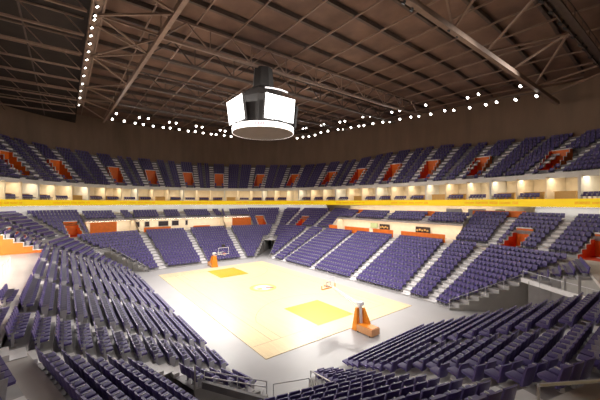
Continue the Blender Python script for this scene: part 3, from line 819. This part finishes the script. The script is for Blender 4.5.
struct(mb.build('ceiling', 'deck'))
# unlit outer roof bay on the left; near-black sheets below deck paint that shade
mb = MB(); mb.quad((-62, -19.6, 31.6), (40, -19.6, 31.6), (40, -60, 31.6), (-62, -60, 31.6)); struct(mb.build('ceiling_outer_bay', 'deckshade'))
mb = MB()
mb.quad((-62, -19.6, 31.6), (40, -19.6, 31.6), (40, -19.6, 33.6), (-62, -19.6, 33.6)); struct(mb.build('ceiling_bay_edge', 'deckshade'))
# purlins under the deck (along y) and joists (along x)
def inside(x, y, m=1.0): return (abs(x)/(61*m))**2.4+(abs(y)/(46*m))**2.4 < 1
def zdeck(x, y):
    f = ((abs(x)/62)**2.4+(abs(y)/47)**2.4)**(1/2.4); return roofz(min(f, 1), math.degrees(math.atan2(y, x)) % 360)
def run(axis, c, w, h, m, lo, hi, name, drop=.1):
    mb = MB(); step = 3.0; t = lo; prev = None
    while t <= hi+1e-6:
        x, y = (c, t) if axis == 'y' else (t, c)
        if inside(x, y, .97):
            p = (x, y, zdeck(x, y)-drop-h/2)
            if prev: mb.bar(prev, p, w, h)
            prev = p
        else: prev = None
        t += step
    if mb.f: struct(mb.build(name, m))
for i, x in enumerate([-46, -41, -36, -31, -26, -21.5, -17, -12.5, -8.5, -4.5, -.5, 3.6, 8.0, 12.5, 17, 21.5, 26, 30.5]):
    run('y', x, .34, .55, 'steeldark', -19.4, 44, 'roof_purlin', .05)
for i in range(14):
    y = -18.5+i*4.6
    run('x', y, .14, .2, 'steel', -58, 46, 'roof_joist', .7)

# big trusses and beams
def truss(a, b, depth, n, name, w=.3, webs=True, top=True, m='steel', updir=Vector((0, 0, 1))):
    a = Vector(a); b = Vector(b); c = MB(); c.bar(a, b, w, w)
    u = Vector(updir)*depth
    if top: c.bar(a+u, b+u, w*.8, w*.8)
    for i in range(n):
        p = a.lerp(b, i/n); q = a.lerp(b, (i+1)/n); r = a.lerp(b, (i+.5)/n)
        c.bar(p, r+u, w*.5, w*.5); c.bar(r+u, q, w*.5, w*.5); c.bar(p, p+u, w*.4, w*.4)
    return struct(c.build(name, m))
truss((.2, -13.2, 30), (1.0, 37, 30), 2.6, 9, 'roof_truss', .3)
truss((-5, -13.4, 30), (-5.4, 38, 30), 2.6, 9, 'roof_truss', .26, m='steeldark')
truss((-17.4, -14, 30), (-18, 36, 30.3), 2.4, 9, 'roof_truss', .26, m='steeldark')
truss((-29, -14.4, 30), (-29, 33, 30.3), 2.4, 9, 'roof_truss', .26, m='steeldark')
bm_ = MB(); bm_.bar((24, -12.6, 30), (-46, -14.7, 30.1), .45, .6); struct(bm_.build('roof_beam', 'steel'))
bm_ = MB(); bm_.bar((20.4, -13, 30), (22.4, 43.5, 28.3), .5, .6); struct(bm_.build('roof_beam', 'steel'))
# lacing between beam and catwalk (flat W bracing)
lac = [((5.67, -12.94), (.73, -19.06)), ((.47, -12.96), (.73, -19.06)), ((.47, -12.96), (-9.74, -19.05)), ((-4.83, -13.5), (.73, -19.06)), ((-4.83, -13.5), (-9.74, -19.05)),
       ((-4.83, -13.5), (-1.5, -19.06)), ((-11, -13.9), (-9.74, -19.05)), ((-17.2, -14), (-9.74, -19.05)), ((-17.2, -14), (-22.66, -19.12)), ((-22, -14.2), (-22.66, -19.12)), ((-28.1, -14.4), (-22.66, -19.12)),
       ((-28.1, -14.4), (-30.46, -19.2)), ((-35, -14.5), (-30.46, -19.2)), ((-43.5, -14.6), (-34, -19.2)), ((5.67, -12.94), (8, -19)), ((12, -12.9), (8, -19)), ((12, -12.9), (17, -19))]
for a, b in lac:
    c = MB(); c.bar((*a, 30), (*b, 30), .18, .18); struct(c.build('roof_brace', 'steel'))
lac2 = [((20.93, 10.4), (27.2, 4.5)), ((20.93, 10.4), (24, 2.0)), ((21.24, 17.8), (27.5, 11.7)), ((21.24, 17.8), (27.9, 21.5)), ((21.34, 25.2), (27.99, 21.5)), ((21.5, 34.1), (28, 21.5)), ((21.5, 34.1), (28.6, 34.7)), ((21.4, 40), (28.9, 38)), ((20.6, 3), (27, 4.5))]
for a, b in lac2:
    za = 30 if a[1] < 20 else 30-(a[1]-0)*.03
    c = MB(); c.bar((*a, 30-max(0, a[1])*.03), (*b, 30), .2, .2); struct(c.build('roof_brace', 'steel'))
# catwalks
def catwalk(a, b, m='steel'):
    a = Vector(a); b = Vector(b); d = (b-a).normalized(); n = Vector((-d.y, d.x, 0)); c = MB()
    for sg in (-.45, .45):
        c.bar(a+n*sg, b+n*sg, .16, .22); c.bar(a+n*sg+Vector((0, 0, 1.1)), b+n*sg+Vector((0, 0, 1.1)), .08, .08)
        k = int((b-a).length/3)
        for i in range(k+1): p = a.lerp(b, i/k)+n*sg; c.bar(p, p+Vector((0, 0, 1.1)), .06, .06)
    c.bar(a+Vector((0, 0, .12)), b+Vector((0, 0, .12)), .85, .04)
    struct(c.build('catwalk', m))
catwalk((22, -19.0, 30.2), (-36, -19.3, 30.2)); catwalk((27.6, -14, 30.2), (29.1, 40, 30.0), 'steeldark')
# trusses in the dark outer bay on the left
for i in range(9):
    x = -40+i*5.2
    c = MB(); a = Vector((x, -20, 29.6)); b = Vector((x-1, -41, 29.6))
    c.bar(a, b, .22, .22); c.bar(a+Vector((0, 0, 1.8)), b+Vector((0, 0, 1.8)), .16, .16)
    for j in range(6):
        p = a.lerp(b, j/6); q = a.lerp(b, (j+.5)/6)+Vector((0, 0, 1.8)); c.bar(p, q, .1, .1)
    struct(c.build('roof_truss', 'steel'))
for i in range(3):
    y = -25-i*6.0; c = MB(); c.bar((30, y, 29.9), (-46, y, 29.9), .14, .14); struct(c.build('roof_tie', 'steeldark'))

# ------------------------------------------------------------------ lamps on the light ring
def lamp_ring(s_xy, z): pass
def floodlight(p, aim, label, group, lit=True, r=.27):
    d = (Vector(aim)-Vector(p)).normalized()
    o = empty('floodlight', p); q = d.to_track_quat('Z', 'Y'); o.rotation_mode = 'QUATERNION'; o.rotation_quaternion = q
    if 'h' not in PROTO:
        h = MB(); h.lathe([(.02, -.42), (r*.55, -.4), (r*.75, -.2), (r, 0), (r*.92, 0), (r*.9, -.05)], 14); PROTO['h'] = h.mesh('housing', 'black', True)
        l = MB(); l.lathe([(r*.9, -.03), (r*.5, .03), (0, .05)], 14); PROTO['l'] = l.mesh('lens', 'lamp', True)
        k = MB(); k.box((0, 0, 0), (r*.9, r*.9, .02)); PROTO['k'] = k.mesh('lens', 'black')
        g = MB(); g.bar((-r*1.1, 0, -.1), (-r*1.1, 0, -.6), .05); g.bar((r*1.1, 0, -.1), (r*1.1, 0, -.6), .05); g.bar((-r*1.1, 0, -.6), (r*1.1, 0, -.6), .05); PROTO['g'] = g.mesh('bracket', 'steeldark')
    for nm, key in (('housing', 'h'), ('lens', 'l' if lit else 'k'), ('bracket', 'g')):
        c = bpy.data.objects.new(nm, PROTO[key]); COL.objects.link(c); c.parent = o
    tag(o, label, 'floodlight', group); return o
PROTO = {}
LR = lambda th: Vector((44.5*math.copysign(abs(math.cos(th))**(2/2.4), math.cos(th)), 38*math.copysign(abs(math.sin(th))**(2/2.4), math.sin(th))))
def ray_ring(u):           # point of the light rail on the bearing of a picture column
    d = FW*1.0+RT*((u-300)/FPX); d = Vector((d.x, d.y)); c = Vector(CAM[:2]); prev = None
    best = None
    for i in range(4000):
        q = c+d*(i*.03)
        if (abs(q.x)/44.5)**2.4+(abs(q.y)/38)**2.4 > 1: return q, i*.03
    return q, 120
def lamp_at(u, v, label, group):
    q, t = ray_ring(u); z = CAM[2]+t*(202.4-v)/FPX
    return floodlight((q.x, q.y, z), (q.x*.1, q.y*.1, 4), label, group)
bot = [(112, 119), (124, 121), (135, 123), (143, 124.5), (153, 126), (163, 127.5), (170, 128), (179, 129.5), (188, 131), (195, 131.5), (203, 133), (211, 134), (216, 134.5), (224, 135.5), (231, 136.5)]
top = [(116, 113.5), (139, 117.5), (148, 118.5), (169, 122), (176, 123), (196, 126), (202, 127), (220, 130), (225, 131)]
bot2 = [(297, 138), (303, 137), (309, 136.5), (315, 135), (321, 132.5), (328, 131), (338, 129.5), (343, 129), (351, 127.5), (359, 126), (364, 125.5), (373, 123.5), (383, 122), (390, 121.5), (400, 119), (411, 117), (419, 116), (431, 114), (445, 110.5), (454, 110), (470, 107.5), (486, 104.5), (497, 102), (516, 99.5), (537, 96)]
top2 = [(303, 128.5), (306, 128), (321, 125), (324, 124.5), (340, 122), (345, 121), (363, 117), (370, 116), (392, 112), (400, 110.5), (426, 105), (468, 97.5), (479, 94), (521, 86)]
for lst, w in ((bot, 'lower row of the far end, %s from the left'), (top, 'upper row of the far end, %s from the left'), (bot2, 'lower row of the far side, %s from the left'), (top2, 'upper row of the far side, %s from the left')):
    for i, (u, v) in enumerate(lst):
        lamp_at(u, v, 'bright round floodlight below the roof, '+w % ordn(i+1), 'floodlights below the roof')
lrail = MB()
for lst in (bot, bot2):
    pts = []
    for u, v in lst:
        q, t = ray_ring(u); pts.append(Vector((q.x*1.012, q.y*1.012, CAM[2]+t*(202.4-v)/FPX+.75)))
    for a, b in zip(pts, pts[1:]): lrail.bar(a, b, .12, .12)
struct(lrail.build('light_rail', 'steeldark'))
trail = MB()
for lst in (top, top2):
    pts = []
    for u, v in lst:
        q, t = ray_ring(u); pts.append(Vector((q.x*1.012, q.y*1.012, CAM[2]+t*(202.4-v)/FPX+.75)))
    for a, b in zip(pts, pts[1:]): trail.bar(a, b, .12, .12)
struct(trail.build('light_rail', 'steeldark'))
lft = [(97.5, 7), (95, 16), (94.5, 20), (92, 28), (91, 36), (90, 44), (88.5, 52), (87, 60), (85.5, 68), (84, 76), (82.5, 84), (81, 91), (80, 98), (79, 105)]
for i, (u, v) in enumerate(lft):
    d = FW+RT*((u-300)/FPX)+UPV*((200-v)/FPX); t = (29.9-CAM[2])/d.z; p = Vector(CAM)+d*t
    o = floodlight((p.x, p.y, 29.9), (p.x*.5+6, -2, 2), 'small lit floodlight under the left catwalk, %s from the top' % ordn(i+1), 'floodlights under the left catwalk'); o.scale = (.6, .6, .6)
rgt = [(541, 2), (551, 13), (560, 24), (565, 29), (573, 38), (580, 46), (584, 50), (590, 58), (595, 64)]
for i, (u, v) in enumerate(rgt):
    d = FW+RT*((u-300)/FPX)+UPV*((200-v)/FPX); t = (29.9-CAM[2])/d.z; p = Vector(CAM)+d*t
    o = floodlight((p.x, p.y, 29.9), (p.x-20, p.y-6, 2), 'dark floodlight seen from behind on the right catwalk, %s from the top' % ordn(i+1), 'floodlights on the right catwalk', lit=False); o.scale = (.9, .9, .9)
rb2 = [(403, 4), (411, 11), (448, 31), (456, 37), (480, 52), (486, 56), (507, 69)]
for i, (u, v) in enumerate(rb2):
    d = FW+RT*((u-300)/FPX)+UPV*((200-v)/FPX); t = (29.0-CAM[2])/d.z; p = Vector(CAM)+d*t
    o = floodlight((p.x, p.y, 29.0), (p.x-20, p.y-6, 2), 'small dark floodlight under the long right roof beam, %s from the top' % ordn(i+1), 'floodlights under the right beam', lit=False); o.scale = (.7, .7, .7)

# ------------------------------------------------------------------ centre-hung scoreboard
sb = empty('scoreboard', (0, 0, 21)); tag(sb, 'centre-hung scoreboard with glowing white screens and a lit ring under the roof', 'scoreboard')
b = MB(); b.lathe([(0, .1), (1.5, .02), (4.0, .12), (4.12, .16)], 48); b.build('underside', 'scoregrey', sb, smooth=True)
b = MB(); b.lathe([(4.15, .15), (4.2, .15), (4.2, .88), (4.1, .9), (2.9, 1.0)], 64); rg = b.build('ring_display', ['ringled'], sb)
def ring_mark(a0, a1, z0, z1, m, par, r=4.215, name='display_marking'):
    b = MB(); n = 6
    for i in range(n):
        x0 = a0+(a1-a0)*i/n; x1 = x0+(a1-a0)/n*.72
        b.quad((r*math.cos(x0), r*math.sin(x0), z0), (r*math.cos(x1), r*math.sin(x1), z0), (r*math.cos(x1), r*math.sin(x1), z1), (r*math.cos(x0), r*math.sin(x0), z1))
    return b.build(name, m, par)
ring_mark(-.78, -.5, .4, .72, 'redmark', rg); ring_mark(-.1, .15, .42, .66, 'greymark', rg)
for a0, a1 in ((-.22, .12), (-1.62, -1.5)):
    b = MB()
    for i in range(6):
        x0 = a0+(a1-a0)*i/6; x1 = a0+(a1-a0)*(i+1)/6
        b.hexa([(r*math.cos(x), r*math.sin(x), z) for z in (.9, 1.2) for r, x in ((3.9, x0), (4.1, x0), (4.1, x1), (3.9, x1))])
    b.build('speaker_bar', 'black', sb)
b = MB(); b.lathe([(2.9, 1.0), (2.9, 4.8), (2.6, 5.6), (1.5, 6.4), (1.3, 9.0), (0, 9.0)], 8); b.build('core_housing', 'scoredark', sb)
for k in range(4):
    a = k*PI/2; R_ = Matrix.Rotation(a, 3, 'Z')
    o = MB()
    bt, tp = 3.95, 4.35
    pts = [(bt-.3, -2.3, 1.1), (bt, -2.3, 1.1), (bt, 2.3, 1.1), (bt-.3, 2.3, 1.1), (tp-.3, -2.3, 4.2), (tp, -2.3, 4.2), (tp, 2.3, 4.2), (tp-.3, 2.3, 4.2)]
    o.hexa([R_ @ Vector(p) for p in pts]); c = o.build('screen_cabinet', 'scoredark', sb)
    o = MB(); q = [(bt+.012, -2.22, 1.15), (bt+.012, 2.22, 1.15), (tp+.012, 2.22, 4.15), (tp+.012, -2.22, 4.15)]; o.quad(*[R_ @ Vector(p) for p in q]); o.build('screen', 'screen', c)
    o = MB()
    for i in range(6):
        y0 = -1.3+i*.45; f = .22; xx = bt+(tp-bt)*f+.03
        o.quad(*[R_ @ Vector(p) for p in ((xx, y0, 1.8), (xx, y0+.3, 1.8), (xx+.04, y0+.3, 2.25), (xx+.04, y0, 2.25))])
    o.build('display_marking', 'greymark', c)
    o = MB()
    for i in range(8):
        x0 = a-.48+.82*i/8; x1 = a-.48+.82*(i+1)/8
        if k % 2 == 0:
            o.hexa([(r*math.cos(x), r*math.sin(x), z) for z in (4.98, 5.12) for r, x in ((4.0, x0), (4.15, x0), (4.15, x1), (4.0, x1))])
    if o.f: o.build('upper_light_bar', 'ringled', sb)
    for y in (-1.8, 1.8):
        o = MB(); o.bar(R_ @ Vector((4.1, y, 4.2)), R_ @ Vector((2.4, y*.5, 5.7)), .08); o.build('support_strut', 'scoredark', sb)

# ------------------------------------------------------------------ rails
def handrail(pts, label, h=1.0, bars=2):
    o = empty('handrail', pts[0]); L0 = Vector(pts[0]); P_ = [Vector(p)-L0 for p in pts]
    for j in range(bars):
        b = MB(); b.tube([p+Vector((0, 0, h*(1-j*.45))) for p in P_], .035, 6); b.build('rail', 'rail', o)
    for a, b_ in zip(P_, P_[1:]):
        n = max(1, int((b_-a).length/1.6))
        for i in range(n):
            p = a.lerp(b_, i/n); m = MB(); m.bar(p, p+Vector((0, 0, h)), .05); m.build('post', 'rail', o)
    m = MB(); m.bar(P_[-1], P_[-1]+Vector((0, 0, h)), .05); m.build('post', 'rail', o)
    tag(o, label, 'railing')
def tunq(vi, s, d, z):
    n2 = (ENn[vi-1]+ENn[vi]).normalized(); t2 = Vector((-n2.y, n2.x)); c = vert(vi, 0)+t2*s+n2*d; return (c.x, c.y, z)
w_ = TH*math.cos(math.radians(30))+.08
handrail([(20.5, -11.95, zlow(0)+.15), (20.17, -15.6, zlow(4)+.15)], 'pale sloping handrail on the left wall of the near tunnel', .75)
handrail([(21.3, -9.2, zlow(0)+.15), (26.1, -12.05, zlow(6)+.15)], 'pale sloping handrail on the right wall of the near tunnel', .8, 1)
handrail([(20.55, -11.5, 0), (21.4, -9.4, 0)], 'low handrail across the mouth of the near tunnel', .75, 1)
handrail([(19.75, 11.8, zlow(0)+.1), (c0.x, c0.y, zlow(7)+.1)], 'sloping handrail above the grey tunnel wall in the right corner', .8, 1)
handrail([(c0.x+.1, c0.y-.1, 3.8), (28.7, 14.5, 3.8), (32.5, 12.3, 3.8)], 'level handrail above the mouth of the grey right corner tunnel', .7, 1)
handrail([tunq(8, -w_, 0, zlow(0)), tunq(8, -w_, 6.5, zlow(7))], 'sloping handrail over the far left tunnel', .7, 1)
handrail([tunq(8, -w_, 6.9, zlow(7)), tunq(8, w_, 6.9, zlow(7))], 'level handrail over the mouth of the far left tunnel', .7, 1)
handrail([tunq(5, -w_, 6.9, zlow(7)), tunq(5, w_, 6.9, zlow(7))], 'level handrail over the mouth of the dark far right tunnel', .7, 1)
handrail([P(eS, -3, D_UP0+.3, ZX), P(eS, 11, D_UP0+.3, ZX)], 'thin handrail at the edge of the open left floor', 1.0, 1)
handrail([(34.12, -13.72, 6.98), (35.0, -12.3, 6.98)], 'pale handrail behind the near end stand at the lower right edge', .95, 1)

# ------------------------------------------------------------------ seats
def lowseat(V_, F_, MI, p, th):
    c, s = math.cos(th), math.sin(th)
    def w(x, y, z): return (p[0]+x*c-y*s, p[1]+x*s+y*c, p[2]+z)     # local x points away from the court
    def hexa(pts, mi, faces):
        n = len(V_); V_.extend(w(*q) for q in pts)
        for f in faces: F_.append(tuple(n+i for i in f)); MI.append(mi)
    allf = ((4, 5, 6, 7), (0, 1, 5, 4), (1, 2, 6, 5), (2, 3, 7, 6), (3, 0, 4, 7))
    # backrest
    hexa([(-.13, -.25, .30), (-.06, -.25, .30), (-.06, .235, .30), (-.13, .235, .30), (-.02, -.24, .90), (.06, -.24, .90), (.06, .23, .90), (-.02, .23, .90)], 0, allf)
    # tipped-up cushion
    hexa([(-.58, -.24, .36), (-.12, -.24, .33), (-.12, .235, .33), (-.58, .235, .36), (-.60, -.24, .45), (-.10, -.24, .43), (-.10, .235, .43), (-.60, .235, .45)], 1, allf)
    # shared arm and leg
    hexa([(-.36, .235, .0), (-.10, .235, .0), (-.10, .275, .0), (-.36, .275, .0), (-.42, .235, .62), (-.06, .235, .62), (-.06, .275, .62), (-.42, .275, .62)], 2, ((4, 5, 6, 7), (1, 2, 6, 5), (2, 3, 7, 6), (3, 0, 4, 7), (0, 1, 5, 4)))
cand = []
for i, (p, th, info) in enumerate(SEATS):
    if info[5] not in ('lower', 'upper'): continue
    q = (p[0], p[1], p[2]+.5); u, v, z = project(q)
    if z < 1: continue
    m_ = 20/ max(z, 1)*10
    if -8 < u < 608 and v < 404+60/z and v > 0: cand.append((z*z+(0), i))
cand.sort(); near = {i for _, i in cand[:300]}
V_, F_, MI = [], [], []
for i, (p, th, info) in enumerate(SEATS):
    if i not in near: lowseat(V_, F_, MI, p, th)
me = bpy.data.meshes.new('arena_seat_rows'); me.from_pydata(V_, [], F_)
for k in ('purple', 'cushion', 'seatgrey'): me.materials.append(M[k])
me.polygons.foreach_set('material_index', MI); me.update()
o = bpy.data.objects.new('arena_seat_rows', me); COL.objects.link(o)
tag(o, 'long rows of purple seats filling the farther stands and upper deck', 'seats', kind='stuff')
print('seats', len(SEATS), 'faces', len(F_))
# detailed seat parts (local x away from the court)
def bev(mb, name, m, b):
    me0 = mb.mesh(name+'_base', m); bm = bmesh.new(); bm.from_mesh(me0)
    bmesh.ops.remove_doubles(bm, verts=bm.verts, dist=1e-5)
    bmesh.ops.bevel(bm, geom=[e for e in bm.edges], offset=b, segments=2, profile=.6, affect='EDGES')
    me2 = bpy.data.meshes.new(name); bm.to_mesh(me2); bm.free(); me2.materials.append(M[m]); me2.polygons.foreach_set('use_smooth', [True]*len(me2.polygons))
    bpy.data.meshes.remove(me0); return me2
def shell(x0, x1, z0, z1, hw, thick, bow, n=6):
    b = MB(); pts = []
    for r in range(4):
        f = r/3; zc = z0+(z1-z0)*f; xc = x0+(x1-x0)*f; h = hw*(1-.08*f*f)
        for side in (0, 1):
            for j in range(n+1):
                y = -h+2*h*j/n; bo = bow*(1-(y/h)**2)
                pts.append((xc+bo+(thick if side else 0), y, zc-(.02*(abs(y/h)**3) if r == 3 else 0)))
    b.v = pts; m = 2*(n+1)
    for r in range(3):
        for side in (0, 1):
            for j in range(n):
                a = r*m+side*(n+1)+j; f = (a, a+1, a+m+1, a+m); b.f.append(f if side else f[::-1]); b.mi.append(0)
        for j in (0, n):
            a = r*m+j; b.f.append((a, a+n+1, a+m+n+1, a+m)); b.mi.append(0)
    for r in (0, 3):
        for j in range(n):
            a = r*m+j; b.f.append((a, a+1, a+n+2, a+n+1)); b.mi.append(0)
    return b
SM = {}
SM['backrest'] = shell(-.15, -.01, .30, .91, .245, .05, .035).mesh('backrest', 'purple', False)
b = MB(); b.hexa([(-.56, -.225, .35), (-.14, -.225, .32), (-.14, .22, .32), (-.56, .22, .35), (-.60, -.225, .45), (-.11, -.225, .42), (-.11, .22, .42), (-.60, .22, .45)]); SM['seat_cushion'] = bev(b, 'seat_cushion', 'cushion', .035)
b = MB(); b.box((-.24, .252, .61), (.17, .02, .02)); SM['armrest'] = bev(b, 'armrest', 'seatgrey', .008)
b = MB(); b.box((-.22, .252, .29), (.05, .016, .285)); b.box((-.22, .252, .012), (.13, .02, .012)); b.box((-.13, .252, .45), (.05, .014, .05)); SM['stanchion'] = b.mesh('stanchion', 'seatgrey')
proto = None; count = 0
AN = {'E': 'near end stand', 'S': 'left stand', 'SE1': 'near left wedge', 'SE2': 'near right wedge', 'N': 'far side stand', 'NE1': 'right corner stand', 'NE2': 'right tunnel stand', 'W': 'far end stand', 'SW1': 'far left wedge', 'SW2': 'far corner wedge', 'NW1': 'far right wedge', 'NW2': 'dark tunnel wedge'}
def copy_tree(o):
    c = o.copy(); COL.objects.link(c)
    for ch in o.children:
        d = ch.copy(); COL.objects.link(d); d.parent = c
    return c
BLK = {'S': ['farthest', 'far', 'middle', 'near', 'nearest', 'sixth']}
for i in sorted(near):
    p, th, (en, row, blk, idx, n, bowl) = SEATS[i]
    if proto is None:
        r = empty('arena_seat', (0, 0, 0))
        for k in ('backrest', 'seat_cushion', 'armrest', 'stanchion'):
            c = bpy.data.objects.new(k, SM[k]); COL.objects.link(c); c.parent = r
        proto = r
    else: r = copy_tree(proto)
    r.location = p; r.rotation_euler = (0, 0, th)
    if en == 'S': place = BLK['S'][min(blk, 4)]+' block of left stand'; frm = 'the far end'
    elif en == 'SE1': place = 'near left wedge'; frm = 'the far end'
    elif en == 'E':
        y = p[1]; place = ('left block' if y < -6.75-.434*(p[0]-20.9) else 'right block' if y > 4.3 else 'middle left block' if (p[0]-20.8 >= 5 and y < -3.9) else 'middle block')+' of near end stand'; frm = 'the left'
    elif en == 'SE2': place = 'near tunnel wedge'; frm = 'the left'
    else: place = AN[en]+(' second block' if blk else ''); frm = 'the left'
    rw = ordn(row+1)+' row up' if bowl == 'lower' else ordn(row+1)+' upper row'
    tag(r, 'purple seat, %s, %s from %s, %s' % (rw, ordn(idx), frm, place), 'seat', 'purple arena seats nearest the camera')
    count += 1

# ------------------------------------------------------------------ lights
def spot(p, aim, power, size, blend=.6, col=(1, .95, .88), r=.4):
    l = bpy.data.lights.new('spot_lamp', 'SPOT'); l.energy = power; l.spot_size = math.radians(size); l.spot_blend = blend; l.color = col; l.shadow_soft_size = r
    o = bpy.data.objects.new('spot_lamp', l); COL.objects.link(o); o.location = p
    o.rotation_euler = (Vector(aim)-Vector(p)).to_track_quat('-Z', 'Y').to_euler(); return o
LP = []
for u, v in bot[1::4]+bot2[1::4]:
    q, t = ray_ring(u); LP.append((q.x*.985, q.y*.985, CAM[2]+t*(202.4-v)/FPX-.7))
LP += [(x, -19.2, 29.2) for x in (18, 8, -3, -14, -26)]+[(28.2, y, 29.2) for y in (-8, 4, 16, 28)]  # right-catwalk spots are added where its floodlights stay dark, lighting the near side
for x, y, z in LP:
    spot((x, y, z), (x*.05, y*.05, 0), KC, 62, .8)
    spot((x, y, z-.8), (-x*.6, -y*.7, -2), KS*1.1, 86, .8)
w = bpy.data.worlds.new('World'); S.world = w; w.use_nodes = True
w.node_tree.nodes['Background'].inputs[0].default_value = (.02, .017, .015, 1); w.node_tree.nodes['Background'].inputs[1].default_value = 1

cam = bpy.data.cameras.new('camera'); cam.sensor_width = 36; cam.lens = FPX/600*36; cam.clip_end = 500; cam.clip_start = .1
co = bpy.data.objects.new('camera', cam); COL.objects.link(co); co.location = CAM
co.rotation_euler = FW.to_track_quat('-Z', 'Y').to_euler()
S.camera = co
S.view_settings.view_transform = 'Standard'; S.view_settings.look = 'None'; S.view_settings.exposure = 0; S.view_settings.gamma = 1
S.view_settings.use_curve_mapping = False
